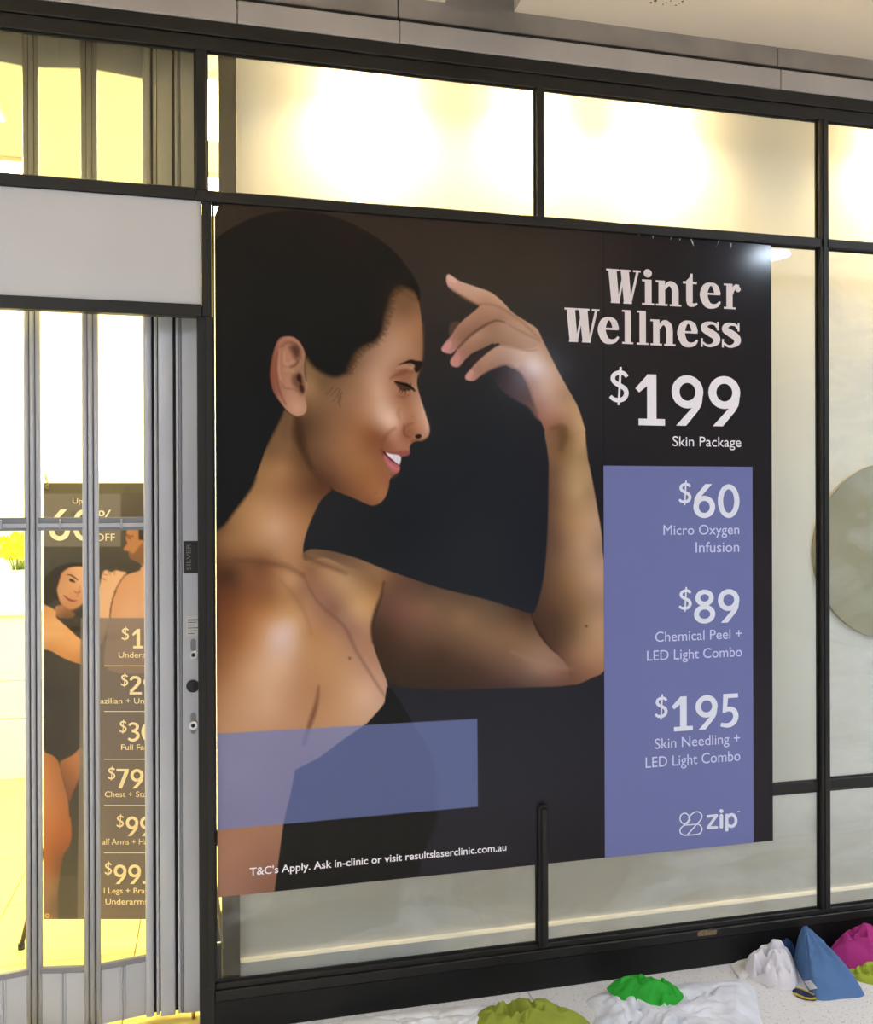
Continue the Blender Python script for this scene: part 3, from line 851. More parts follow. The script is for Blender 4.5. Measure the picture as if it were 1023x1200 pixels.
    # hair mass
    hair_out = A_([(-60, 330), (-20, 262), (35, 212), (100, 160), (200, 108), (300, 76), (390, 66), (480, 71), (600, 98), (700, 138), (800, 196), (880, 262), (940, 338), (978, 400), (990, 445), (986, 485), (940, 560), (760, 900), (500, 1100), (300, 1250), (180, 1480), (60, 1580), (20, 1580)])
    p.shade(hair_out, A_([(100, 300, 32, 27, 22), (300, 150, 36, 30, 25), (500, 100, 38, 32, 27), (700, 200, 38, 32, 28), (850, 300, 34, 29, 26), (960, 400, 30, 26, 24), (300, 400, 29, 25, 21), (500, 350, 31, 27, 23), (600, 500, 24, 22, 20), (400, 560, 22, 20, 18), (100, 700, 24, 21, 18), (200, 900, 20, 18, 16), (100, 1200, 25, 21, 17), (280, 1000, 22, 19, 16), (550, 750, 24, 22, 20), (150, 1400, 22, 18, 15)]), 1.2)
    for k in range(26):   # a few lighter strands combed back over the skull
        t = k / 25
        a = A_([(930 - 60 * t, 400 + 60 * t), (760 - 120 * t, 260 + 200 * t), (520 - 120 * t, 230 + 280 * t), (300 - 40 * t, 420 + 250 * t)])
        p.stroke(a, 0.9, (46, 39, 33) if k % 2 else (19, 17, 15), 0.30, 0.9)
    # neck, near shoulder and chest
    torso = D_([(60, 640)]) + [(248, 632), (252, 616)] + D_([(140, 140), (235, -10)]) + B_([(60, 750), (108, 650), (138, 590), (200, 560), (260, 700), (330, 880), (385, 985)]) + D_([(580, 60), (560, 78), (530, 112), (492, 190), (466, 260), (453, 320), (456, 372), (464, 382), (500, 375), (560, 370), (650, 408), (760, 440), (828, 480), (815, 540), (790, 605), (770, 680), (776, 765), (802, 845), (836, 930), (843, 975), (832, 1010), (826, 1040), (745, 1140), (600, 1280), (430, 1420), (370, 1560), (330, 1920), (40, 1960), (40, 1000)])
    ts = B_([(165, 620, 106, 78, 54), (130, 680, 112, 82, 56), (200, 700, 82, 58, 41), (160, 760, 122, 89, 60), (90, 800, 116, 84, 56), (60, 900, 150, 110, 73), (140, 880, 152, 111, 76), (220, 830, 104, 73, 50), (260, 900, 104, 72, 49)]) + D_([(120, 170, 140, 102, 66), (250, 60, 150, 110, 74), (250, 130, 170, 126, 86), (330, 60, 150, 108, 73), (430, 60, 120, 82, 56), (520, 60, 92, 60, 42), (500, 130, 128, 88, 58), (330, 230, 190, 148, 118), (420, 200, 166, 119, 83), (440, 330, 158, 114, 80), (200, 280, 158, 115, 77), (100, 280, 138, 99, 65), (380, 350, 168, 124, 90),
             (80, 230, 110, 78, 50), (180, 200, 158, 116, 78), (250, 320, 158, 114, 78), (130, 340, 128, 90, 60), (100, 400, 96, 64, 44), (260, 392, 112, 75, 50), (110, 450, 74, 49, 35), (200, 450, 122, 80, 54), (330, 440, 148, 103, 70), (400, 470, 182, 138, 100), (430, 520, 150, 108, 78), (75, 520, 92, 55, 38), (130, 600, 116, 71, 45), (220, 620, 150, 98, 62), (220, 520, 124, 80, 53), (300, 540, 136, 92, 62), (300, 620, 168, 118, 74), (400, 620, 184, 138, 94),
             (350, 720, 206, 176, 166), (400, 690, 200, 164, 140), (310, 740, 198, 162, 142), (250, 740, 180, 130, 90), (140, 760, 140, 92, 58), (80, 720, 118, 74, 48), (90, 900, 150, 101, 66), (200, 900, 185, 140, 105), (350, 880, 196, 157, 127), (340, 800, 200, 165, 145), (450, 850, 176, 131, 96), (300, 1050, 190, 148, 118), (120, 1080, 175, 130, 95), (430, 1050, 172, 126, 94), (455, 950, 170, 124, 90), (470, 720, 172, 126, 84),
             (520, 650, 162, 116, 88), (600, 750, 170, 125, 92), (560, 850, 176, 130, 90), (650, 950, 185, 140, 105), (600, 1080, 180, 135, 98), (540, 1000, 166, 120, 86), (740, 1000, 196, 157, 130), (770, 930, 186, 142, 116), (680, 860, 176, 132, 102), (600, 600, 130, 92, 75), (680, 700, 148, 107, 88), (780, 850, 164, 122, 98), (820, 970, 182, 140, 117), (540, 520, 140, 100, 78), (500, 560, 152, 110, 84),
             (560, 430, 164, 124, 90), (640, 480, 176, 138, 100), (700, 600, 186, 146, 106), (760, 560, 172, 128, 84), (740, 650, 180, 138, 100), (700, 430, 136, 102, 74), (800, 500, 132, 95, 64), (480, 430, 132, 92, 66), (760, 760, 158, 116, 92)]) + \
        F_([(120, 300, 178, 134, 100), (250, 250, 165, 120, 90), (100, 560, 156, 112, 90), (200, 560, 144, 102, 82), (90, 680, 146, 106, 88), (210, 680, 128, 90, 74), (60, 480, 152, 108, 82)])
    p.shade(torso, ts, 1.0)
    # creases
    p.stroke(D_([(70, 385), (180, 385), (300, 395), (390, 415), (450, 450)]), (3, 7, 3), (96, 64, 44), 0.5, 4.5)
    p.stroke(D_([(450, 440), (520, 570), (640, 682), (700, 800), (790, 945), (828, 1003)]), (2, 4, 2), (104, 74, 60), 0.5, 3.0)
    p.stroke(D_([(345, 470), (410, 540), (460, 620), (490, 720)]), (1, 5, 1), (124, 86, 62), 0.35, 5)
    p.stroke(D_([(480, 372), (560, 392), (680, 425), (810, 468)]), (8, 12, 6), (136, 101, 73), 0.6, 5)
    p.stroke(D_([(826, 482), (812, 545), (788, 610), (768, 690), (774, 760)]), (2.5, 4, 2), (58, 43, 34), 0.65, 2.4)
    p.stroke(D_([(460, 360), (520, 390), (590, 415), (650, 440)]), (5, 4, 2), (84, 58, 45), 0.5, 4)
    p.stroke(D_([(525, 960), (515, 1040), (480, 1150), (455, 1230)]), (1, 6, 3), (90, 56, 41), 0.65, 3.0)
    p.glow(*D_([(668, 832)])[0], 1.5, 1.8, (84, 60, 48), 0.8)
    p.stroke(D_([(280, 330), (330, 375), (400, 400)]), (1, 3, 1), (140, 100, 70), 0.5, 2)
    # dress
    dress = F_([(606, 14), (622, 22), (645, 55), (690, 130), (735, 200), (763, 270), (772, 360), (768, 450), (742, 530), (720, 590), (705, 700), (225, 740), (233, 690), (250, 560), (262, 470), (280, 400), (301, 290), (380, 250), (460, 190), (540, 135), (598, 72)])
    idx, a = p.mask(dress, 0.8, False)
    p.blend(idx, a, (23, 22, 23))
    p.stroke(F_([(735, 200), (763, 270), (772, 360), (768, 450), (742, 530)]), (1, 8, 2), (30, 29, 31), 0.6, 4)
    # face over the neck
    face = B_([(700, -120), (800, -70), (838, -20), (852, 40), (862, 110), (868, 200), (868, 270), (864, 320), (855, 362), (843, 400), (838, 440), (846, 480), (858, 520), (872, 570), (888, 620), (900, 660), (903, 695), (892, 722), (862, 740), (835, 742), (812, 752), (800, 775), (800, 806), (785, 818), (760, 822), (752, 850), (750, 880), (740, 905), (715, 922), (696, 945), (690, 985), (672, 1035), (640, 1068), (600, 1077), (560, 1062), (500, 1035), (420, 1003), (370, 975), (310, 930), (255, 850), (215, 740), (205, 640), (180, 400), (200, 200), (420, -60)])
    fs = B_([(780, 60, 122, 87, 62), (835, 110, 150, 106, 76), (760, 160, 165, 121, 91), (700, 220, 172, 130, 104), (852, 250, 148, 104, 75), (800, 270, 166, 123, 96), (735, 290, 176, 134, 108), (600, 270, 148, 110, 87), (520, 330, 118, 87, 65), (620, 400, 182, 141, 114), (560, 400, 160, 120, 93), (660, 560, 200, 160, 136), (690, 630, 218, 182, 160), (720, 660, 206, 164, 140), (600, 520, 182, 138, 108), (640, 480, 196, 154, 126),
             (690, 400, 174, 130, 103), (770, 385, 138, 90, 66), (715, 400, 158, 108, 82), (740, 530, 160, 110, 82), (790, 540, 150, 102, 76), (760, 600, 176, 128, 100), (820, 560, 172, 124, 97), (845, 420, 160, 118, 92), (850, 510, 176, 134, 110), (885, 680, 186, 141, 117), (868, 610, 198, 154, 130), (860, 690, 170, 122, 98), (795, 670, 148, 95, 67), (780, 700, 132, 82, 56), (830, 660, 170, 118, 90), (820, 620, 158, 108, 82),
             (520, 600, 152, 106, 76), (460, 520, 140, 102, 74), (400, 600, 128, 92, 66), (300, 560, 120, 88, 60), (280, 460, 152, 116, 82), (340, 440, 112, 84, 60), (250, 640, 84, 60, 43), (300, 750, 106, 76, 53), (230, 740, 78, 54, 39), (400, 800, 132, 93, 66), (500, 740, 150, 103, 71), (600, 680, 142, 92, 62), (650, 710, 130, 82, 57), (560, 850, 150, 101, 66), (640, 860, 140, 92, 62), (630, 780, 132, 84, 57), (620, 950, 150, 98, 63), (680, 940, 142, 92, 64), (640, 1020, 158, 105, 70),
             (600, 1065, 128, 82, 55), (500, 1010, 118, 77, 52), (400, 960, 92, 60, 44), (330, 905, 88, 60, 44), (450, 900, 128, 88, 60), (280, 850, 94, 65, 46), (740, 760, 164, 110, 86), (700, 760, 140, 90, 66), (790, 775, 160, 106, 84), (550, 470, 158, 116, 88), (720, 720, 176, 124, 98), (680, 330, 178, 138, 112)])
    idx, a = p.mask(face, 0.9)
    # the jaw edge melts into the neck
    jx, jy = p.X[idx], p.Y[idx]
    soft_i, soft_a = p.mask(face, 3.2)
    sm = dict(zip(soft_i.tolist(), soft_a.tolist()))
    sa = np.array([sm.get(i, 0.0) for i in idx.tolist()])
    left = np.clip((395 - jx) / 25, 0, 1)
    a = a * (1 - left) + sa * left
    p.blend(idx, a, p.field(idx, fs, 7.0))
    p.stroke(B_([(215, 610), (225, 690), (240, 770), (290, 880)]), (6, 9, 3), (62, 42, 30), 0.6, 5)
    p.stroke(B_([(180, 610), (170, 680), (175, 780)]), (2, 5, 3), (140, 102, 70), 0.35, 4)
    # profile shading along brow, nose and lip
    p.stroke(B_([(866, 130), (868, 260), (858, 340), (842, 400)]), (3, 4, 3), (122, 84, 60), 0.5, 2.5)
    p.stroke(B_([(770, 690), (785, 660), (820, 648)]), (2, 3, 1), (118, 74, 52), 0.55, 1.8)
    p.stroke(B_([(770, 655), (768, 690), (782, 716), (805, 720)]), (1, 3, 1.5), (112, 68, 46), 0.6, 1.6)
    p.stroke(B_([(722, 676), (690, 700), (662, 740), (650, 790)]), (2, 5, 2), (110, 66, 46), 0.45, 3.5)
    p.fill(B_([(830, 712), (848, 706), (862, 712), (858, 724), (842, 730), (832, 722)]), (28, 14, 10), 0.95, 1.0)
    p.stroke(B_([(806, 742), (830, 736), (865, 738), (888, 724)]), (1.5, 2.5, 1.5), (112, 72, 54), 0.7, 1.2)
    p.glow(*B_([(893, 668)])[0], 2.5, 6, (208, 168, 148), 0.5)
    p.stroke(B_([(862, 545), (876, 590), (890, 640)]), (1, 2.4, 1), (212, 172, 150), 0.5, 1.6)
    # mouth
    p.fill(B_([(664, 792), (720, 797), (790, 793), (800, 804), (782, 818), (756, 824), (748, 884), (735, 880), (690, 838), (666, 812)]), (74, 34, 34), 0.95, 0.9)
    p.fill(B_([(662, 790), (690, 793), (730, 796), (770, 790), (798, 795), (800, 806), (780, 818), (755, 820), (710, 808), (680, 800)]), (146, 82, 72), 0.95, 0.9)
    p.fill(B_([(676, 801), (700, 808), (752, 820), (748, 862), (735, 858), (715, 842), (692, 822)]), (216, 204, 210), 1.0, 0.8)
    p.stroke(B_([(720, 814), (718, 842)]), 0.8, (170, 156, 164), 0.5, 0.6)
    p.stroke(B_([(737, 818), (735, 856)]), 0.8, (170, 156, 164), 0.5, 0.6)
    p.fill(B_([(664, 808), (680, 822), (706, 846), (740, 866), (749, 880), (744, 900), (722, 904), (698, 888), (676, 856), (664, 826)]), (172, 96, 98), 0.95, 1.0)
    p.stroke(B_([(685, 850), (712, 876), (738, 890)]), (1, 2.5, 1.5), (196, 122, 124), 0.6, 1.2)
    p.stroke(B_([(650, 786), (660, 800), (664, 822)]), (1, 3, 1), (98, 56, 42), 0.6, 2)
    p.stroke(B_([(700, 912), (720, 925), (745, 908)]), (1, 3, 1), (112, 70, 52), 0.5, 2)
    p.glow(*B_([(626, 1012)])[0], 1.5, 1.2, (120, 80, 56), 0.7)
    # brow, eye
    p.fill(B_([(742, 344), (775, 328), (806, 317), (832, 322), (866, 328), (862, 352), (848, 378), (832, 384), (824, 366), (826, 348), (805, 336), (775, 340)]), (32, 22, 18), 0.92, 1.1)
    p.stroke(B_([(700, 416), (735, 395), (785, 378), (815, 384)]), (2, 6, 2), (112, 66, 48), 0.55, 2.5)
    p.stroke(B_([(800, 372), (812, 355), (822, 345)]), (1, 3, 1), (196, 152, 124), 0.5, 1.8)
    p.stroke(B_([(735, 362), (775, 352), (812, 362)]), (2, 5, 2), (192, 146, 118), 0.45, 2.5)
    p.fill(B_([(722, 434), (750, 436), (785, 440), (806, 456), (812, 470), (790, 478), (765, 480), (744, 464)]), (48, 31, 26), 0.75, 1.8)
    p.stroke(B_([(722, 432), (752, 440), (785, 450), (815, 466), (830, 482)]), (1.2, 3.4, 0.8), (18, 12, 10), 0.95, 0.8)
    for a_, b_ in (((790, 470), (802, 484)), ((775, 474), (778, 498)), ((764, 476), (756, 494)), ((800, 462), (824, 484)), ((752, 470), (742, 488)), ((806, 458), (804, 436))):
        p.stroke(B_([a_, ((a_[0] + b_[0]) / 2 + 2, (a_[1] + b_[1]) / 2), b_]), (1.6, 0.6), (34, 23, 19), 0.6, 0.9)
    p.stroke(B_([(735, 505), (765, 512), (800, 500)]), (2, 4, 2), (118, 74, 56), 0.5, 2.5)
    p.stroke(B_([(745, 570), (740, 600), (748, 630)]), (1, 4, 1), (140, 92, 66), 0.4, 3)
    # hair over forehead and temple, soft along the hairline
    cap = A_([(560, 60), (700, 138), (800, 196), (880, 262), (940, 338), (978, 400), (990, 445), (988, 480), (972, 448), (935, 425), (890, 420), (862, 452), (845, 505), (828, 560), (815, 625), (785, 668), (735, 690), (697, 722), (676, 772), (648, 815), (600, 832), (545, 815), (500, 782), (465, 735), (430, 690), (370, 660), (300, 650), (250, 600), (300, 300)])
    ci, ca = p.mask(cap, 5.0)
    oi, oa = p.mask(hair_out, 1.2)
    om = np.zeros(len(p.X)); om[oi] = oa
    p.blend(ci, ca * om[ci], p.field(ci, A_([(300, 400, 27, 24, 20), (500, 350, 30, 26, 22), (600, 500, 23, 21, 19), (700, 250, 37, 31, 27), (850, 330, 33, 28, 25), (960, 420, 32, 27, 25), (780, 560, 28, 24, 21), (650, 700, 27, 24, 21), (500, 650, 20, 19, 17), (880, 415, 40, 33, 28), (600, 150, 37, 31, 27)])))
    rr = random.Random(8)
    hl = A_([(905, 425), (868, 450), (850, 500), (832, 560), (818, 620), (785, 668), (735, 692), (697, 724), (676, 775), (648, 815)])
    hs_ = spline(hl, False, 9)
    for k, (x, y) in enumerate(hs_):
        for q in range(2):
            ln = rr.uniform(2, 9); an = math.radians(rr.uniform(-35, 40) + 30 * (k / len(hs_)))
            p.stroke([(x - 4, y - 3), (x + rr.uniform(-2, 2), y + rr.uniform(-2, 2)), (x + ln * math.cos(an), y + ln * math.sin(an))], (1.2, 0.3), (46, 35, 28), 0.28, 1.2)
    p.stroke(A_([(860, 470), (850, 540), (835, 610)]), (4, 7, 3), (88, 64, 48), 0.45, 4)
    p.stroke(A_([(880, 440), (930, 450), (965, 480)]), (4, 6, 3), (92, 66, 48), 0.45, 4)
    p.stroke(A_([(660, 790), (690, 740), (740, 705), (790, 685)]), (3, 6, 3), (90, 66, 50), 0.5, 4)
    for a_, m_, b_ in (((580, 920), (600, 900), (612, 885)), ((590, 945), (610, 920), (625, 890)), ((612, 960), (618, 930), (632, 905)), ((560, 915), (580, 895), (590, 880)), ((625, 975), (622, 950), (628, 925))):
        p.stroke(A_([a_, m_, b_]), (0.5, 1.2), (84, 62, 48), 0.75, 0.8)
    # hair behind the neck: soft lower edge
    back = [(250, 560), (262, 480), (310, 440)] + B_([(90, 420), (100, 500), (135, 560), (138, 600), (112, 655), (62, 755), (5, 860)]) + D_([(225, 30), (140, 150), (90, 215), (55, 240), (30, 250), (20, 200)])
    p.fill(back, (22, 19, 16), 1.0, 4.0)
    # ear
    ear = B_([(105, 235), (125, 205), (160, 195), (200, 201), (235, 235), (256, 290), (252, 350), (256, 420), (262, 480), (258, 520), (264, 560), (258, 592), (236, 608), (205, 611), (165, 588), (130, 545), (95, 492), (78, 432), (75, 370), (88, 290)])
    p.shade(ear, B_([(160, 205, 148, 100, 82), (110, 260, 138, 90, 74), (90, 330, 134, 82, 66), (90, 420, 140, 84, 68), (110, 490, 140, 90, 72), (230, 240, 146, 102, 82), (245, 300, 158, 114, 90), (160, 260, 168, 122, 98), (130, 340, 160, 110, 88), (150, 420, 170, 124, 98), (140, 300, 164, 114, 92), (190, 380, 158, 114, 90), (180, 460, 172, 126, 102), (160, 540, 172, 126, 100), (215, 530, 184, 138, 112), (220, 590, 178, 132, 108), (245, 560, 176, 132, 108), (248, 480, 140, 100, 76), (250, 380, 140, 104, 80)]), 1.0)
    p.stroke(B_([(86, 300), (80, 380), (88, 450), (104, 500)]), (3, 6, 3), (120, 68, 54), 0.55, 3)
    p.stroke(B_([(112, 280), (104, 350), (108, 420), (126, 490), (155, 550)]), (1.5, 3, 1.5), (102, 60, 48), 0.55, 1.8)
    p.stroke(B_([(124, 262), (120, 330), (122, 390), (135, 440)]), (1, 3, 1.5), (186, 140, 114), 0.6, 1.8)
    p.stroke(B_([(116, 240), (150, 208), (195, 212), (230, 242)]), (1, 2.6, 1), (178, 128, 108), 0.6, 1.6)
    p.stroke(B_([(135, 250), (165, 228), (205, 236), (226, 268), (232, 310)]), (1.5, 3, 2), (104, 66, 52), 0.6, 1.8)
    p.fill(B_([(170, 250), (200, 238), (226, 265), (226, 305), (205, 322), (185, 290)]), (96, 62, 48), 0.7, 3.2)
    p.fill(B_([(190, 252), (212, 250), (224, 275), (215, 300), (198, 285)]), (62, 40, 32), 0.6, 2.4)
    p.stroke(B_([(222, 320), (205, 345), (178, 356)]), (2, 3, 1.5), (92, 60, 46), 0.7, 1.8)
    p.stroke(B_([(148, 275), (148, 325), (165, 340), (198, 322)]), (1.5, 3.5, 1), (192, 148, 120), 0.55, 2)
    p.stroke(B_([(145, 375), (175, 372), (205, 385)]), (2, 4, 1.5), (182, 136, 108), 0.5, 2.5)
    p.fill(B_([(190, 405), (222, 385), (240, 418), (252, 478), (236, 498), (214, 470), (190, 442)]), (96, 60, 46), 0.75, 3.6)
    p.fill(B_([(218, 394), (232, 394), (238, 420), (236, 440), (222, 432), (212, 414)]), (46, 26, 20), 0.85, 1.8)
    p.fill(B_([(228, 446), (242, 450), (252, 476), (244, 490), (230, 476)]), (52, 30, 22), 0.8, 1.8)
    p.stroke(B_([(258, 420), (262, 450), (258, 490)]), (2, 3, 1), (176, 132, 100), 0.55, 1.6)
    p.stroke(B_([(130, 430), (150, 465), (195, 470), (225, 490)]), (1, 2.5, 1), (120, 80, 62), 0.5, 1.6)
    p.stroke(B_([(258, 300), (254, 360), (262, 430)]), (1, 1.6, 1), (60, 42, 34), 0.6, 1.2)
    p.stroke(B_([(100, 500), (132, 552), (168, 592), (206, 614)]), (1, 2.2, 1), (70, 44, 34), 0.6, 1.2)
    p.glow(*B_([(215, 575)])[0], 6, 6, (196, 152, 128), 0.4)
    # translucent lilac band across the chest
    band = [(240, 860.5), (559.2, 842.3), (560.0, 945.2), (240, 974)]
    p.fill(band, (108, 118, 166), 0.74, 0.6, False)
    # lilac price panel and the joint between the two printed drops
    p.stroke([(707.3, 230), (707.6, 540), (709.5, 1010)], 0.9, (26, 24, 25), 0.55, 0.6)


def colour_sheet(name, gx, gz, world_pt, painter_fn, mat_, parent, k_illum, base, skip=None, gain=(1, 1, 1), floor_=0.003, sheen=0.013):
    """flat sheet of vertices; its print colours go into the 'print' attribute"""
    nx, nz = len(gx), len(gz)
    GX, GZ = np.meshgrid(gx, gz)
    W = world_pt(GX.ravel(), GZ.ravel())
    px, py = to_px(W[0], W[1], W[2])
    pt = Painter(px, py, base)
    painter_fn(pt)
    col = np.clip((lin(np.clip(pt.rgb, 0, 255)) - sheen) / k_illum * np.array(gain), floor_, 0.95)
    rgba = np.ones((len(px), 4), np.float32); rgba[:, :3] = col
    i = np.arange(nx * nz).reshape(nz, nx)
    q = np.stack([i[:-1, :-1], i[:-1, 1:], i[1:, 1:], i[1:, :-1]], -1).reshape(-1, 4)
    if skip is not None:
        bad = skip(px, py)
        q = q[~bad[q].any(1)]
    me = bpy.data.meshes.new(name)
    me.vertices.add(nx * nz)
    me.vertices.foreach_set('co', np.stack(W, -1).astype(np.float32).ravel())
    me.loops.add(q.size); me.loops.foreach_set('vertex_index', q.ravel().astype(np.int32))
    me.polygons.add(len(q)); me.polygons.foreach_set('loop_start', np.arange(0, q.size, 4, dtype=np.int32))
    me.update(calc_edges=True)
    at = me.color_attributes.new('print', 'FLOAT_COLOR', 'POINT')
    at.data.foreach_set('color', rgba.ravel())
    me.materials.append(mat_)
    o = bpy.data.objects.new(name, me); C.objects.link(o)
    o.parent = parent; o.matrix_parent_inverse = Matrix.Translation(-parent.location)
    return o


YP = 0.012
PX0, PX1, PZ0, PZ1 = 0.0025, P(904.8, 640, YP)[0], P(600, 1016.6, YP)[1], P(600, 263.5, YP)[1]
poster = empty('poster', ((PX0 + PX1) / 2, YP, PZ0))
tag(poster, 'large dark advertising poster of a woman in profile with raised arm and price list', 'poster')
PITCH = 0.0026
xpan0, xpan1 = P(708, 760, YP)[0], P(882.2, 760, YP)[0]
gx = np.concatenate([np.arange(PX0, xpan0 + 0.012, PITCH), np.linspace(xpan0 + 0.015, PX1, 14)])
gz = np.arange(PZ1, PZ0 - 1e-6, -PITCH)
cut = np.array([(240, 230), (257.4, 238), (251.2, 253.5), (240, 253)])


def corner_cut(px, py):
    # folded-over top left corner
    return (px - 251.0) * 15.2 + (py - 253.0) * 6.4 < 0


K_POSTER = 0.775
sheet = colour_sheet('printed_sheet', gx, gz, lambda x, z: (x, np.full_like(x, YP), z), paint_poster, print_mat('satin_poster_print', 0.45, 0.08, 0.36, 0.12), poster, K_POSTER, (44, 40, 40), corner_cut, gain=(0.985, 1.03, 1.09))
m_board = mat('white_foam_board', (0.7, 0.7, 0.69), 0.6)
MB().add([(PX0 + 0.014, YP + 0.0008, PZ1), (PX1, YP + 0.0008, PZ1), (PX1, YP + 0.0008, PZ0), (PX0, YP + 0.0008, PZ0), (PX0, YP + 0.0008, PZ1 - 0.038)] +
         [(x, YP + 0.0045, z) for x, z in ((PX0 + 0.014, PZ1), (PX1, PZ1), (PX1, PZ0), (PX0, PZ0), (PX0, PZ1 - 0.038))],
         [(0, 1, 2, 3, 4), (9, 8, 7, 6, 5)] + [(i, (i + 1) % 5, 5 + (i + 1) % 5, 5 + i) for i in range(5)]).build('backing_board', MT['rubber'], poster)


def plain_print(name, col, rough=0.34, k=K_POSTER):
    c = (lin(col) - 0.012) / k
    m = mat(name, tuple(float(min(0.95, v)) for v in c), 0.45, spec=0.08, bump=0.02, bscale=40, coat=0.36)
    m.node_tree.nodes['Principled BSDF'].inputs['Coat Roughness'].default_value = 0.12
    return m


m_lilac = plain_print('lilac_print', (104, 110, 158))
MB().box(xpan0, xpan1, YP - 0.0006, YP - 0.0001, PZ0 + 0.001, P(790, 546.4, YP)[1]).build('price_panel', m_lilac, poster)
# scraps of torn white film along the top edge
m_scrap = mat('torn_white_film', (0.5, 0.5, 0.48), 0.6)
for px_, py_, h_, lean in ((748, 275.5, 1.5, 0.5), (764.5, 278, 4, 0.3), (786, 279.5, 3.5, -0.3), (796, 281, 3, 0.8), (809, 284, 9, 4.5), (842, 286, 9, -4), (856, 288, 6.5, 0.4)):
    x, z = P(px_, py_, YP); s_ = 0.0026
    mb = MB()
    pts = [(x, z + h_ * s_ / 2), (x + 1.3 * s_, z + h_ * s_ / 2), (x + (0.9 + lean * 0.6) * s_, z), (x + lean * s_, z - h_ * s_ / 2), (x + lean * 0.4 * s_, z)]
    mb.add([(a, YP - 0.0015, b) for a, b in pts] + [(a, YP - 0.0002, b) for a, b in pts], [(0, 1, 2, 3, 4), (9, 8, 7, 6, 5)] + [(i, (i + 1) % 5, 5 + (i + 1) % 5, 5 + i) for i in range(5)])
    mb.build('torn_film_scrap', m_scrap, poster)

# ------------------------------------------------------------------ lettering
TEXTS = []     # (string, material, parent, placement function, box) collected and meshed in one go


def text_mesh(s, offset=0.0, res=4):
    cu = bpy.data.curves.new('glyphs', 'FONT')
    cu.body = s; cu.size = 1.0; cu.offset = offset; cu.resolution_u = res; cu.fill_mode = 'FRONT'
    ob = bpy.data.objects.new('glyphs', cu); C.objects.link(ob)
    return ob


def letter(s, mat_, parent, to_world, u0, u1, v_base, cap, offset=0.0, ref='H'):
    TEXTS.append((s, mat_, parent, to_world, u0, u1, v_base, cap, offset, ref))


def flush_letters():
    obs = [(text_mesh(t[0], t[8]), text_mesh(t[9], t[8])) for t in TEXTS]
    bpy.context.view_layer.update()
    dg = bpy.context.evaluated_depsgraph_get()
    for t, (a, b) in zip(TEXTS, obs):
        s, mat_, parent, tw, u0, u1, vb, cap, off, ref = t
        me = bpy.data.meshes.new_from_object(a.evaluated_get(dg))
        mr = bpy.data.meshes.new_from_object(b.evaluated_get(dg))
        co = np.empty(len(me.vertices) * 3); me.vertices.foreach_get('co', co); co = co.reshape(-1, 3)
        cr = np.empty(len(mr.vertices) * 3); mr.vertices.foreach_get('co', cr); cr = cr.reshape(-1, 3)
        y0, y1 = cr[:, 1].min(), cr[:, 1].max()
        u = u0 + (co[:, 0] - co[:, 0].min()) / (co[:, 0].max() - co[:, 0].min()) * (u1 - u0)
        v = vb + (co[:, 1] - y0) / (y1 - y0) * cap
        W = np.stack(tw(u, v), -1)
        bpy.data.meshes.remove(mr)
        faces = [tuple(f.vertices) for f in me.polygons]
        em = co[:, 0]
        # islands of faces, gathered into words by the gaps between them
        par = list(range(len(co)))

        def find(i):
            while par[i] != i:
                par[i] = par[par[i]]; i = par[i]
            return i
        for f in faces:
            for k in f[1:]:
                par[find(k)] = find(f[0])
        isl = {}
        for f in faces: isl.setdefault(find(f[0]), []).append(f)
        items = sorted((min(em[k] for f in fs_ for k in f), max(em[k] for f in fs_ for k in f), fs_) for fs_ in isl.values())
        words, hi = [], -1e9
        for lo_, hi_, fs_ in items:
            if lo_ - hi > 0.17: words.append([])
            words[-1] += fs_; hi = max(hi, hi_)
        for fs_ in words:
            ids = sorted({k for f in fs_ for k in f}); mp = {k: i for i, k in enumerate(ids)}
            nm = bpy.data.meshes.new('lettering')
            nm.from_pydata([tuple(W[k]) for k in ids], [], [tuple(mp[k] for k in f) for f in fs_])
            nm.materials.append(mat_)
            o = bpy.data.objects.new('lettering', nm); C.objects.link(o)
            o.parent = parent; o.matrix_parent_inverse = Matrix.Translation(-(parent.matrix_world.translation if parent.parent else parent.location))
        bpy.data.meshes.remove(me)
    for a, b in obs:
        bpy.data.objects.remove(a); bpy.data.objects.remove(b)


def on_poster(u, v):
    return (u, np.full_like(u, YP - 0.0011), v)


m_ink = plain_print('pale_ink', (222, 218, 232))
m_ink2 = plain_print('lavender_ink', (206, 210, 240))
m_ink3 = plain_print('dim_lavender_ink', (190, 195, 226))


def pl(s, x0, x1, yb0, yt0, m=m_ink, off=0.0, ref='H'):
    """text whose left end sits at photo (x0, baseline yb0), cap top yt0, and ends at x1"""
    X0, Zb = P(x0, yb0, YP); Zt = P(x0, yt0, YP)[1]
    X1 = P(x1, yb0, YP)[0]
    letter(s, m, poster, on_poster, X0, X1, Zb, Zt - Zb, off, ref)


# slab-serif heading drawn as outlines: ribbons of varying width and straight-sided strokes
def ribbon(pts, ws, n=5):
    c = spline(pts, False, n)
    w = np.interp(np.linspace(0, 1, len(c)), np.linspace(0, 1, len(ws)), ws)
    t = np.gradient(c, axis=0); t /= np.maximum(np.linalg.norm(t, axis=1), 1e-9)[:, None]
    nrm = np.stack([-t[:, 1], t[:, 0]], 1)
    a, b = c + nrm * w[:, None] / 2, c - nrm * w[:, None] / 2
    v = np.concatenate([a, b]); m_ = len(c)
    return v, [(i, i + 1, m_ + i + 1, m_ + i) for i in range(m_ - 1)]


def poly(*p):
    return np.array(p, float), [tuple(range(len(p)))]


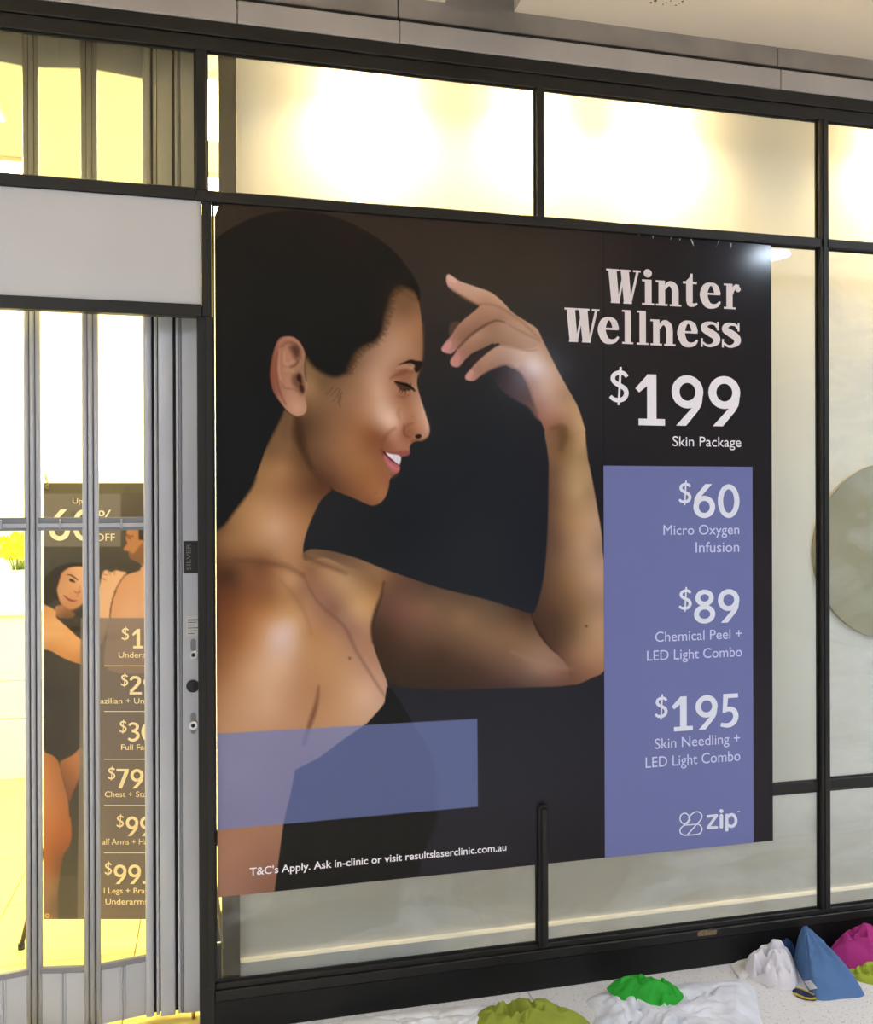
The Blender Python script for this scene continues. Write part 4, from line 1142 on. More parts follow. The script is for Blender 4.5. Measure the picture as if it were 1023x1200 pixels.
def disc(x, y, r, n=16):
    return np.array([(x + r * math.cos(2 * math.pi * i / n), y + r * math.sin(2 * math.pi * i / n)) for i in range(n)]), [tuple(range(n))]


def box2(x0, x1, y0, y1):
    return poly((x0, y0), (x1, y0), (x1, y1), (x0, y1))


X_H = 0.745
GLY = {
    'W': (1.01, [poly((0.06, 1), (0.30, 1), (0.375, 0.0), (0.15, 0.0)), poly((0.31, 0.0), (0.375, 0.0), (0.56, 0.98), (0.50, 0.98)), poly((0.42, 1), (0.66, 1), (0.735, 0.0), (0.52, 0.0)), poly((0.67, 0), (0.735, 0), (0.955, 0.96), (0.88, 0.96)),
                 box2(0.0, 0.37, 0.945, 1.0), box2(0.38, 0.72, 0.945, 1.0), box2(0.79, 1.01, 0.945, 1.0), box2(0.13, 0.39, 0.0, 0.05), box2(0.50, 0.75, 0.0, 0.05)]),
    'i': (0.36, [box2(0.09, 0.29, 0, X_H), box2(0.0, 0.37, 0, 0.055), poly((0.0, X_H - 0.05), (0.10, X_H - 0.07), (0.10, X_H), (0.0, X_H)), disc(0.175, 0.93, 0.125)]),
    'l': (0.34, [box2(0.08, 0.27, 0, 1.0), box2(0.0, 0.345, 0, 0.055), box2(0.0, 0.12, 0.945, 1.0)]),
    'n': (0.75, [box2(0.08, 0.27, 0, X_H), box2(0.0, 0.345, 0, 0.055), box2(0.0, 0.12, X_H - 0.055, X_H), ribbon([(0.26, 0.50), (0.34, 0.63), (0.44, 0.66), (0.54, 0.58), (0.57, 0.45), (0.57, 0.30)], (0.07, 0.11, 0.17, 0.20, 0.20, 0.20)), box2(0.47, 0.67, 0, 0.42), box2(0.41, 0.75, 0, 0.055)]),
    't': (0.44, [poly((0.10, 0.16), (0.30, 0.16), (0.30, 0.98), (0.24, 0.98), (0.20, 0.86), (0.10, 0.76)), ribbon([(0.20, 0.20), (0.22, 0.09), (0.30, 0.055), (0.38, 0.07), (0.44, 0.11)], (0.20, 0.18, 0.11, 0.08, 0.05)), box2(0.0, 0.43, X_H - 0.07, X_H)]),
    'e': (0.62, [ribbon([(0.58, 0.20), (0.50, 0.09), (0.36, 0.05), (0.21, 0.11), (0.115, 0.37), (0.18, 0.61), (0.32, 0.705), (0.45, 0.62), (0.51, 0.42)], (0.05, 0.10, 0.14, 0.20, 0.225, 0.19, 0.085, 0.17, 0.18)), box2(0.12, 0.585, 0.385, 0.445)]),
    'r': (0.50, [box2(0.08, 0.27, 0, X_H), box2(0.0, 0.36, 0, 0.055), box2(0.0, 0.12, X_H - 0.055, X_H), ribbon([(0.25, 0.44), (0.30, 0.60), (0.38, 0.68), (0.46, 0.66)], (0.06, 0.10, 0.12, 0.12)), disc(0.435, 0.60, 0.085)]),
    's': (0.55, [ribbon([(0.46, 0.58), (0.40, 0.675), (0.27, 0.70), (0.15, 0.64), (0.14, 0.52), (0.28, 0.42), (0.42, 0.31), (0.44, 0.17), (0.34, 0.065), (0.20, 0.045), (0.08, 0.14)], (0.06, 0.07, 0.09, 0.15, 0.19, 0.22, 0.20, 0.17, 0.10, 0.07, 0.05)), poly((0.45, 0.50), (0.50, 0.50), (0.50, 0.745), (0.455, 0.745)), poly((0.04, 0.0), (0.085, 0.0), (0.09, 0.25), (0.04, 0.25))]),
}


def slab_word(spec):
    """spec: list of (char, left px, right px, baseline px, cap or x-height top px) measured on the poster"""
    for ch, x0, x1, yb, yt in spec:
        adv, shapes = GLY[ch]
        X0, Zb = P(x0, yb, YP); Zt = P(x0, yt, YP)[1]; X1 = P(x1, yb, YP)[0]
        hgt = 1.0 if ch in 'Wl' else X_H
        w = max(v[:, 0].max() for v, f in shapes)
        l0 = min(v[:, 0].min() for v, f in shapes)
        mb = MB()
        for k, (v, f) in enumerate(shapes):
            mb.add([(X0 + (a - l0) / (w - l0) * (X1 - X0), YP - 0.0011 - k * 0.00002, Zb + b / hgt * (Zt - Zb)) for a, b in v], f)
        mb.build('heading_letter', m_head, poster)


m_head = plain_print('warm_white_ink', (214, 205, 206))
g = lambda c, x0, x1, b, t: (c, 640 + x0 / 3.6536, 640 + x1 / 3.6536, 260 + b / 3.6536, 260 + t / 3.6536)
slab_word([g('W', 257, 404, 346, 200), g('i', 410, 462, 355, 246), g('n', 469, 578, 358, 250), g('t', 585, 648, 362, 254), g('e', 657, 747, 366, 258), g('r', 760, 832, 372, 264)])
slab_word([g('W', 78, 228, 513, 367), g('e', 220, 312, 518, 406), g('l', 325, 372, 522, 377), g('l', 388, 437, 525, 380), g('n', 446, 553, 528, 417), g('e', 560, 650, 532, 421), g('s', 662, 745, 535, 425), g('s', 752, 833, 538, 430)])

R_ = ribbon


def ring(cx_, cy_, rx, ry, w, n=28):
    a = [(cx_ + (rx + s * w / 2) * math.cos(2 * math.pi * i / n), cy_ + (ry + s * w / 2) * math.sin(2 * math.pi * i / n)) for s in (1, -1) for i in range(n)]
    return np.array(a), [(i, (i + 1) % n, n + (i + 1) % n, n + i) for i in range(n)]


def rot180(shapes, w):
    return [(np.array([w, 1.0]) - v, f) for v, f in shapes]


NINE = [ring(0.305, 0.67, 0.228, 0.252, 0.150), poly((0.595, 0.56), (0.44, 0.50), (0.40, 0.37), (0.085, 0.0), (0.275, 0.0), (0.51, 0.30), (0.575, 0.42))]
DIG = {
    '0': (0.62, [ring(0.31, 0.5, 0.232, 0.425, 0.150)]),
    '1': (0.60, [box2(0.225, 0.405, 0, 1), poly((0.0, 0.72), (0.07, 0.64), (0.26, 0.80), (0.26, 1.0), (0.24, 1.0)), box2(0.06, 0.57, 0, 0.13)]),
    '2': (0.59, [R_([(0.06, 0.76), (0.13, 0.885), (0.27, 0.925), (0.42, 0.86), (0.45, 0.70), (0.37, 0.53), (0.22, 0.33), (0.06, 0.14)], (0.10, 0.15, 0.15, 0.15, 0.16, 0.15, 0.15)), poly((0.01, 0.13), (0.16, 0.09), (0.56, 0.09), (0.56, 0.0), (0.01, 0.0)), box2(0.1, 0.56, 0.0, 0.13)]),
    '3': (0.58, [R_([(0.05, 0.83), (0.16, 0.92), (0.30, 0.925), (0.42, 0.84), (0.43, 0.70), (0.34, 0.59), (0.19, 0.545)], (0.11, 0.14, 0.14)), R_([(0.19, 0.54), (0.37, 0.49), (0.465, 0.36), (0.44, 0.20), (0.31, 0.085), (0.15, 0.08), (0.03, 0.17)], (0.12, 0.145, 0.15, 0.14, 0.11))]),
    '5': (0.58, [box2(0.12, 0.53, 0.875, 1.0), poly((0.10, 0.44), (0.22, 0.52), (0.265, 1.0), (0.12, 1.0)), R_([(0.12, 0.50), (0.27, 0.555), (0.41, 0.50), (0.47, 0.33), (0.40, 0.15), (0.25, 0.075), (0.05, 0.11)], (0.12, 0.14, 0.15, 0.15, 0.14, 0.11))]),
    '6': (0.61, rot180(NINE, 0.61)),
    '7': (0.58, [box2(0.0, 0.56, 0.87, 1.0), poly((0.375, 0.88), (0.56, 0.92), (0.56, 0.86), (0.255, 0.0), (0.075, 0.0))]),
    '8': (0.60, [ring(0.30, 0.755, 0.188, 0.178, 0.136), ring(0.30, 0.275, 0.226, 0.208, 0.142)]),
    '9': (0.61, NINE),
    '.': (0.26, [disc(0.13, 0.085, 0.085)]),
    '$': (0.56, [R_([(0.495, 0.745), (0.42, 0.825), (0.29, 0.85), (0.15, 0.79), (0.115, 0.67), (0.19, 0.575), (0.32, 0.505), (0.44, 0.425), (0.475, 0.30), (0.41, 0.18), (0.28, 0.13), (0.13, 0.155), (0.045, 0.23)], (0.09, 0.115, 0.115, 0.12, 0.125, 0.125, 0.125, 0.115, 0.09)), poly((0.235, 0), (0.295, 0), (0.355, 1.0), (0.295, 1.0))]),
    '%': (0.80, [ring(0.18, 0.75, 0.12, 0.17, 0.09), ring(0.62, 0.25, 0.12, 0.17, 0.09), poly((0.14, 0.0), (0.23, 0.0), (0.66, 1.0), (0.57, 1.0))]),
}


def digits(s, mat_, parent, to_world, u0, u1, vb, h):
    """price figures, one object for each figure, set between u0 and u1"""
    pen, items = 0.0, []
    for ch in s:
        adv, shapes = DIG[ch]
        l0 = min(v[:, 0].min() for v, f in shapes); r0 = max(v[:, 0].max() for v, f in shapes)
        items.append((shapes, pen - l0)); pen += (r0 - l0) + 0.075
    total = pen - 0.075
    for shapes, off in items:
        mb = MB()
        for k, (v, f) in enumerate(shapes):
            W = to_world(u0 + (v[:, 0] + off) / total * (u1 - u0), vb + v[:, 1] * h)
            mb.add([(x_, y_ - k * 0.00003, z_) for x_, y_, z_ in zip(*[np.asarray(c_, float) for c_ in W])], f)
        mb.build('price_figure', mat_, parent)


def pd(s, x0, x1, yb, yt, m):
    X0, Zb = P(x0, yb, YP); Zt = P(x0, yt, YP)[1]
    digits(s, m, poster, on_poster, X0, P(x1, yb, YP)[0], Zb, Zt - Zb)


pd('$', 713.6, 736.6, 474.5, 429.5, m_ink)
pd('1', 744.5, 779, 498.2, 438.2, m_ink)
pd('9', 787, 824, 498.6, 439, m_ink)
pd('9', 830, 867.3, 499.2, 440, m_ink)
pl('Skin Package', 788, 868.3, 522.7, 511.2)
pd('$', 794.8, 810, 592, 563, m_ink2)
pd('60', 812.4, 866.4, 607.3, 567.2, m_ink2)
pl('Micro Oxygen', 777.3, 866, 627, 615.3, m_ink3)
pl('Infusion', 815, 866, 647.4, 635.4, m_ink3)
pd('$', 795, 810.4, 717, 688, m_ink2)
pd('89', 813, 866.3, 731, 691.2, m_ink2)
pl('Chemical Peel +', 767.6, 869.2, 752.2, 740.6, m_ink3)
pl('LED Light Combo', 758, 869.2, 774.2, 762.6, m_ink3)
pd('$', 767, 782.2, 843.8, 814, m_ink2)
pd('195', 787, 865.3, 857.3, 816.8, m_ink2)
pl('Skin Needling +', 767.2, 867, 877.6, 865.8, m_ink3)
pl('LED Light Combo', 756.4, 867.3, 899.8, 887.6, m_ink3)
pl("T&C's Apply. Ask in-clinic or visit resultslaserclinic.com.au", 292.6, 593.4, 1026, 1017, m_ink, 0.012)



# payment logo: looped line mark and the word zip in rounded strokes
zf_ = crop(760, 930, 7.307)


def logo_stroke(name, pts, w, closed=False):
    q = zf_(pts)
    v, f = ribbon(q + [q[0]] if closed else q, (w / 7.307,), 6)
    if True:
        mb = MB()
        mb.add([(P(a, b, YP)[0], YP - 0.0011, P(a, b, YP)[1]) for a, b in v], f)
        for e in ([] if closed else (q[0], q[-1])):
            dv, df = disc(e[0], e[1], w / 7.307 / 2, 12)
            mb.add([(P(a, b, YP)[0], YP - 0.00115 - 0.00003 * (e is q[0]), P(a, b, YP)[1]) for a, b in dv], df)
        mb.build(name, m_ink2, poster)


logo_stroke('logo_loop', [(305, 262), (280, 245), (268, 215), (278, 182), (308, 167), (338, 182), (346, 210), (336, 235), (312, 258), (302, 272)], 10)
logo_stroke('logo_loop', [(340, 206), (372, 172), (405, 155), (435, 160), (455, 185), (450, 215), (425, 248), (390, 285), (355, 325), (332, 350)], 10)
logo_stroke('logo_loop', [(312, 268), (360, 266), (420, 262), (448, 280), (456, 308), (440, 338), (410, 348), (350, 354), (300, 354), (272, 335), (270, 305), (290, 280), (322, 264), (345, 235), (355, 222)], 10)
logo_stroke('logo_letter', [(506, 194), (582, 186), (508, 292), (586, 288)][:2], 24)
logo_stroke('logo_letter', [(580, 190), (508, 290)], 24)
logo_stroke('logo_letter', [(508, 292), (582, 288)], 24)
logo_stroke('logo_letter', [(622, 188), (622, 284)], 30)
logo_stroke('logo_letter', [(622, 148), (622.5, 149)], 34)
logo_stroke('logo_letter', [(668, 184), (668, 310)], 28)
logo_stroke('logo_letter', [(676, 200), (700, 180), (730, 186), (746, 222), (740, 258), (712, 280), (682, 272)], 26)
logo_stroke('logo_mark', [(762, 152), (776, 151)], 6)

# lettering on the lock post stickers
m_grey_ink = mat('grey_sticker_ink', (0.16, 0.15, 0.14), 0.5)
m_dark_ink = mat('dark_sticker_ink', (0.05, 0.05, 0.05), 0.5)
sx0, sx1, sz0, sz1 = silver_sticker
letter('SILVER', m_grey_ink, lp, lambda u, v: (sx0 + 0.020 - v, np.full_like(u, yl - 0.0016), sz0 + u), 0.010, sz1 - sz0 - 0.008, 0.0, 0.013, 0.01)
wx0, wx1, wz0, wz1 = white_sticker
for k in range(6):
    MB().box(wx0 + 0.004, wx1 - 0.004 - 0.006 * (k % 3), yl - 0.0015, yl - 0.00125, wz1 - 0.010 - k * 0.0085 - (0.004 if k == 0 else 0.002), wz1 - 0.010 - k * 0.0085).build('label_line', m_dark_ink, lp)

# ------------------------------------------------------------------ banner on a stand inside the shop
BD = 3.25          # distance of the banner along the view the shutter gives


def bw(u, v, lift=0.0):
    """banner coordinates (photo pixels at the banner's distance) -> world"""
    u = np.asarray(u, float); v = np.asarray(v, float)
    d = BD - lift
    r = [(u - CX) / F_PX * d * M[0][i] + (v - CY) / F_PX * d * M[1][i] + d * M[2][i] for i in range(3)]
    return (r[0], r[1] - DIST, r[2] + EYE)


K1, K2, K3, K4 = crop(40, 550, 7.307), crop(40, 690, 7.307), crop(40, 820, 7.307), crop(40, 950, 7.307)


def paint_banner(p):
    allv = np.arange(len(p.X))
    p.rgb[:] = p.field(allv, [(55, 572, 108, 92, 58), (100, 572, 112, 98, 66), (160, 570, 98, 84, 62), (160, 610, 92, 76, 56), (60, 660, 82, 74, 58), (120, 660, 78, 68, 52), (220, 600, 90, 78, 60), (60, 760, 74, 66, 52), (100, 740, 70, 60, 46), (60, 900, 64, 56, 44), (100, 1000, 72, 66, 56), (220, 1000, 84, 74, 64)], 20)
    p.fill([(40, 560), (250, 560), (250, 577.6), (40, 577.6)], (112, 98, 62), 0.7, 0.8, False)
    p.fill([(40, 578.5), (141.5, 578.5), (141.5, 640.5), (40, 640.5)], (136, 120, 96), 0.85, 0.8, False)
    rr = random.Random(3)
    for k in range(70):
        x, y = rr.uniform(52, 170), rr.uniform(570, 1070)
        p.glow(x, y, rr.uniform(1, 5), rr.uniform(1, 4), (130, 116, 90) if k % 2 else (52, 46, 36), 0.22)
    # man: head turned to profile, bare back
    p.fill(K1([(880, 495), (960, 480), (1100, 480), (1150, 640), (1100, 800), (945, 780), (930, 620), (895, 605)]), (64, 50, 38), 1, 1.2)
    p.fill(K1([(800, 512), (825, 500), (888, 505), (897, 600), (925, 605), (945, 640), (945, 830), (900, 800), (830, 765), (812, 735), (806, 702), (768, 692), (772, 668), (797, 632), (786, 600), (790, 545)]), (192, 124, 68), 1, 0.9)
    p.fill(K1([(812, 700), (850, 720), (900, 660), (935, 640), (945, 800), (890, 800), (830, 770), (812, 740)]), (122, 84, 52), 0.75, 1.4)
    p.stroke(K1([(790, 560), (820, 575), (845, 570)]), 1.6, (92, 56, 34), 0.7, 0.8)
    p.stroke(K1([(800, 585), (825, 596)]), 1.2, (70, 42, 26), 0.7, 0.7)
    back = K1([(945, 828), (900, 868), (790, 905), (735, 965), (690, 1050)]) + K2([(670, 90), (645, 260), (620, 420), (640, 700), (1100, 700), (1500, 500), (1500, -60), (1200, -150)])
    p.shade(back, K2([(800, -60, 226, 158, 106), (700, 100, 226, 160, 110), (900, 100, 236, 170, 120), (800, 230, 236, 172, 124), (1300, 200, 200, 140, 96), (700, 500, 214, 150, 104)]), 1.0)
    # woman's forearm and hand on his shoulder
    hand = K1([(556, 1010), (575, 930), (590, 880), (620, 862), (660, 880), (700, 865), (740, 872), (790, 884), (765, 920), (735, 965), (690, 1050)]) + K2([(715, 0), (680, 60), (655, 160), (645, 260), (600, 420), (560, 470), (500, 420), (520, 200), (550, 0)])
    p.shade(hand, K2([(620, -60, 236, 176, 126), (620, 60, 244, 186, 136), (600, 230, 240, 182, 134), (560, 420, 226, 164, 118), (700, -90, 240, 178, 126)]), 1.0)
    p.stroke(K1([(775, 905), (735, 965), (690, 1050)]) + K2([(700, 20), (672, 90), (655, 180), (648, 250)]), (1, 1.8, 1.4), (110, 66, 38), 0.85, 0.8)
    for a_, b_ in (((585, 895), (625, 905)), ((630, 870), (650, 900)), ((690, 868), (690, 900)), ((580, 930), (610, 950))):
        p.stroke(K1([a_, ((a_[0] + b_[0]) / 2, (a_[1] + b_[1]) / 2), b_]), 1.0, (150, 96, 58), 0.7, 0.8)
    # woman: hair, face
    p.fill(K1([(50, 1150), (70, 960), (160, 860), (240, 820), (330, 800), (430, 812), (520, 860), (540, 1000), (520, 1150)]) + K2([(420, 140), (330, 160), (190, 95), (150, 125), (55, 140)]), (58, 48, 36), 1, 1.6)
    face = K1([(232, 900), (260, 868), (310, 840), (380, 832), (440, 842), (470, 900), (470, 1096)]) + K2([(470, 20), (430, 110), (395, 145), (335, 178), (290, 180), (240, 142), (212, 85), (196, 10)]) + K1([(200, 1010)])
    p.shade(face, K1([(260, 900, 206, 142, 92), (330, 860, 230, 166, 112), (420, 880, 236, 172, 118), (280, 1000, 222, 156, 102), (230, 1050, 214, 148, 96), (400, 1000, 234, 168, 114)]) + K2([(240, 60, 226, 160, 106), (300, 150, 206, 140, 90), (400, 60, 226, 156, 104), (330, 60, 214, 144, 96), (230, 120, 196, 132, 84)]), 1.0)
    p.stroke(K1([(282, 906), (310, 905), (345, 925), (372, 948)]), (1, 1.8, 1), (66, 42, 26), 0.9, 0.7)
    p.fill(K1([(298, 940), (320, 935), (345, 955), (352, 968), (325, 966), (305, 956)]), (52, 32, 22), 0.95, 0.8)
    p.stroke(K1([(430, 930), (450, 935)]), 1.6, (66, 42, 26), 0.8, 0.8)
    p.stroke(K1([(395, 1000), (385, 1050), (370, 1090)]), (1, 2, 1.5), (182, 118, 72), 0.6, 1.2)
    p.stroke(K2([(345, 20), (365, 35), (395, 25)]), 1.4, (150, 88, 54), 0.7, 0.9)
    p.stroke(K2([(256, 58), (290, 88), (330, 104), (365, 100)]), (1.2, 3.0, 1.2), (172, 86, 62), 0.9, 0.8)
    p.stroke(K2([(256, 58), (295, 92), (340, 104)]), 0.8, (110, 50, 36), 0.7, 0.6)
    p.stroke(K2([(235, 140), (290, 178), (340, 180), (400, 150)]), (1, 3, 2), (150, 98, 58), 0.55, 1.8)
    # body: bodysuit, legs, then the arm across
    p.shade(K2([(50, 440), (250, 560), (440, 620), (470, 700)]) + K3([(420, 0), (410, 250), (404, 408), (330, 474), (232, 528), (170, 482), (75, 448), (40, 440)]), K2([(100, 600, 66, 58, 46), (250, 700, 74, 66, 52), (380, 760, 70, 62, 48), (150, 900, 56, 48, 36)]) + K3([(100, 100, 66, 58, 46), (250, 200, 58, 50, 38), (200, 400, 54, 46, 34), (350, 300, 66, 56, 44)]), 0.9)
    leg2 = K3([(228, 528), (330, 475), (404, 410), (430, 500), (400, 600), (370, 710), (330, 800), (300, 870), (262, 730), (230, 600)])
    p.shade(leg2, K3([(330, 520, 186, 116, 66), (270, 600, 150, 92, 54), (350, 650, 170, 104, 60), (300, 780, 132, 80, 50), (395, 450, 196, 126, 76)]), 1.0)
    leg1 = K3([(40, 455), (100, 458), (165, 482), (212, 545), (250, 700), (290, 860), (300, 1000)]) + K4([(312, 60), (322, 200), (302, 305), (252, 380), (230, 500), (205, 700), (192, 960), (40, 960)])
    p.shade(leg1, K3([(100, 500, 196, 122, 60), (180, 540, 176, 108, 56), (100, 700, 206, 130, 74), (220, 750, 180, 110, 62), (120, 900, 204, 126, 70), (270, 950, 176, 104, 58)]) + K4([(120, 200, 188, 108, 58), (280, 200, 170, 94, 50), (120, 500, 176, 100, 54), (220, 480, 120, 74, 44), (130, 700, 160, 112, 84), (120, 880, 146, 104, 80), (190, 800, 110, 80, 60)]), 1.0)
    arm = K2([(40, 150), (120, 150), (185, 190), (195, 245), (290, 332), (400, 432), (440, 395), (480, 380), (490, 640), (430, 650), (350, 632), (250, 592), (150, 535), (40, 470)])
    p.shade(K2([(180, 160), (240, 140), (300, 180), (350, 215), (320, 250), (260, 250), (200, 240)]), K2([(200, 190, 190, 126, 78), (300, 210, 150, 100, 62), (260, 230, 120, 80, 52)]), 1.2)
    p.shade(arm, K2([(80, 200, 226, 156, 90), (80, 400, 238, 174, 110), (200, 350, 242, 178, 112), (250, 480, 232, 160, 94), (150, 500, 216, 148, 84), (350, 500, 238, 166, 96), (400, 600, 212, 140, 78), (440, 480, 240, 170, 108), (290, 380, 236, 166, 100)]), 0.9)
    p.stroke(K2([(188, 240), (290, 328), (402, 430)]), (1, 1.8, 1), (96, 58, 34), 0.8, 0.8)
    p.stroke(K2([(410, 640), (408, 560), (400, 480)]), (1, 2, 1), (170, 106, 58), 0.6, 1.4)
    # translucent grey-brown price column
    p.fill([(94.5, 724.2), (260, 724.2), (260, 1090), (90.5, 1090)], (138, 120, 106), 0.82, 0.6, False)
    p.fill([(40, 1027), (260, 1027), (260, 1090), (40, 1090)], (128, 112, 96), 0.22, 0.6, False)


u0b, u1b, v0b, v1b = 51.5, 247.0, 566.0, 1077.5
bx0, by0, bz0 = [float(c_) for c_ in bw(149, 1105)]
banner = empty('banner_stand', (bx0, by0, 0.0))
tag(banner, 'hanging price banner with a couple embracing, seen through the folding shutter', 'banner')
K_BANNER = 1.0
bs = colour_sheet('banner_sheet', np.arange(u0b, u1b, 1.25), np.arange(v0b, v1b, 1.25), lambda u, v: bw(u, v), paint_banner, print_mat('banner_print', 0.5, 0.3), banner, K_BANNER, (80, 70, 55), gain=(0.88, 1.0, 1.45))
m_bink = plain_print('cream_banner_ink', (255, 236, 206), k=K_BANNER)
on_banner = lambda u, v: bw(u, v, 0.0015)


def bl(s, x0, x1, yb, yt, off=0.0):
    letter(s, m_bink, banner, lambda u, v: bw(u, 2 * yb - v, 0.0015), x0, x1, yb, yb - yt, off)


def bdg(s, x0, x1, yb, yt):
    digits(s, m_bink, banner, lambda u, v: bw(u, 2 * yb - v, 0.0015), x0, x1, yb, yb - yt)


bl('Up to', 85, 109, 590, 583.8)
bdg('60', 57.5, 110, 633.8, 597)
bdg('%', 115, 133, 614, 597.5)
bl('OFF', 112, 134.7, 633.8, 625.5)
for y_ in (780.3, 833.7, 889.8, 943.8, 999.5):
    a_, b_, c_, d_ = [tuple(float(q) for q in bw(u, v, 0.0012)) for u, v in ((122, y_ - 0.45), (230, y_ - 0.45), (230, y_ + 0.45), (122, y_ + 0.45))]
    MB().add([a_, b_, c_, d_], [(0, 1, 2, 3)]).build('rule_line', m_bink, banner)
for s_, x0, x1, yb, yt in (('$', 142, 151.2, 751, 734.5), ('1', 154.7, 168, 759.8, 737), ('$', 141.3, 150.2, 805, 789), ('29', 151.5, 184, 813.9, 792), ('$', 139.6, 148.5, 859.7, 843.2), ('30', 149.5, 181.5, 869, 846.3),
                           ('$', 126, 135.2, 914.4, 898), ('79.', 136.5, 174.5, 924, 901), ('$', 136.2, 145.2, 970.5, 954), ('99', 147.4, 178.8, 979.8, 956.6), ('$', 122.4, 131.2, 1026, 1009.5), ('99.', 133.3, 171.3, 1036, 1013)):
    bdg(s_, x0, x1, yb, yt)
for s_, x0, x1, yb, yt in (('Undera', 139, 171, 770.7, 764), ('azilian + Und', 117.6, 174.5, 824.5, 818), ('Full Fac', 142, 173.5, 878.8, 872.3), ('Chest + Sto', 122.8, 172.4, 934, 927.4), ('alf Arms + Ha', 120, 172.8, 989.7, 982.8), ('l Legs + Braz', 121.7, 174, 1046.9, 1040.6), ('Underarms', 123.5, 173, 1059.9, 1053)):
    bl(s_, x0, x1, yb, yt, 0.006)
# cross-shaped stand behind the sheet: hub, four arms, feet, eyelets with cord
bp = lambda u, v, l=0.0: tuple(float(c_) for c_ in bw(u, v, l))
m_pole = mat('dark_bronze_tube', (0.10, 0.085, 0.06), 0.4, 0.5)
hub = bp(149, 830, -0.10)
MB().cyl(bp(149, 822, -0.10), bp(149, 838, -0.10), 0.022, 16).build('hub', m_pole, banner)
for cu, cv in ((55.5, 570), (243, 570), (55.5, 1073), (243, 1073)):
    MB().tube([hub, bp(cu + (6 if cu < 149 else -6), cv + (12 if cv < 800 else -12), -0.03), bp(cu, cv, -0.004)], 0.006).build('banner_arm', m_pole, banner)
    e_ = MB()
    n = 16
    vv = [bp(cu + r * math.cos(2 * math.pi * i / n), cv + r * math.sin(2 * math.pi * i / n), 0.002) for r in (1.3, 2.8) for i in range(n)]
    e_.add(vv, [(i, (i + 1) % n, n + (i + 1) % n, n + i) for i in range(n)])
    e_.build('eyelet', MT['brass'], banner)
for cu in (53.5, 245):
    MB().tube([bp(cu + 3.5, 570, 0.003), bp(cu + 1, 562, 0.0), bp(cu - 0.5, 556, -0.01)], 0.004).build('cord', MT['brass'], banner)
fx, fy = FL(25, 1112)
MB().tube([hub, bp(50, 1000, -0.05), (fx, fy, 0.008)], 0.008).build('stand_leg', m_pole, banner)
MB().cyl((fx, fy, 0.0), (fx, fy, 0.02), 0.012, 12).build('rubber_foot', MT['rubber'], banner)
fx2, fy2 = FL(262, 1108)
MB().tube([hub, bp(246, 1000, -0.05), (fx2, fy2, 0.008)], 0.008).build('stand_leg', m_pole, banner)
MB().tube([hub, (hub[0] + 0.12, hub[1] + 0.42, 0.008)], 0.008).build('stand_leg', m_pole, banner)

flush_letters()

# ------------------------------------------------------------------ clothes strewn on the floor


def cloth_mat(name, col, rough=0.85, weave=900.0):
    return mat(name, tuple(float(c_) for c_ in col), rough, spec=0.2, bump=0.35, bscale=weave, var=0.10, vscale=14)


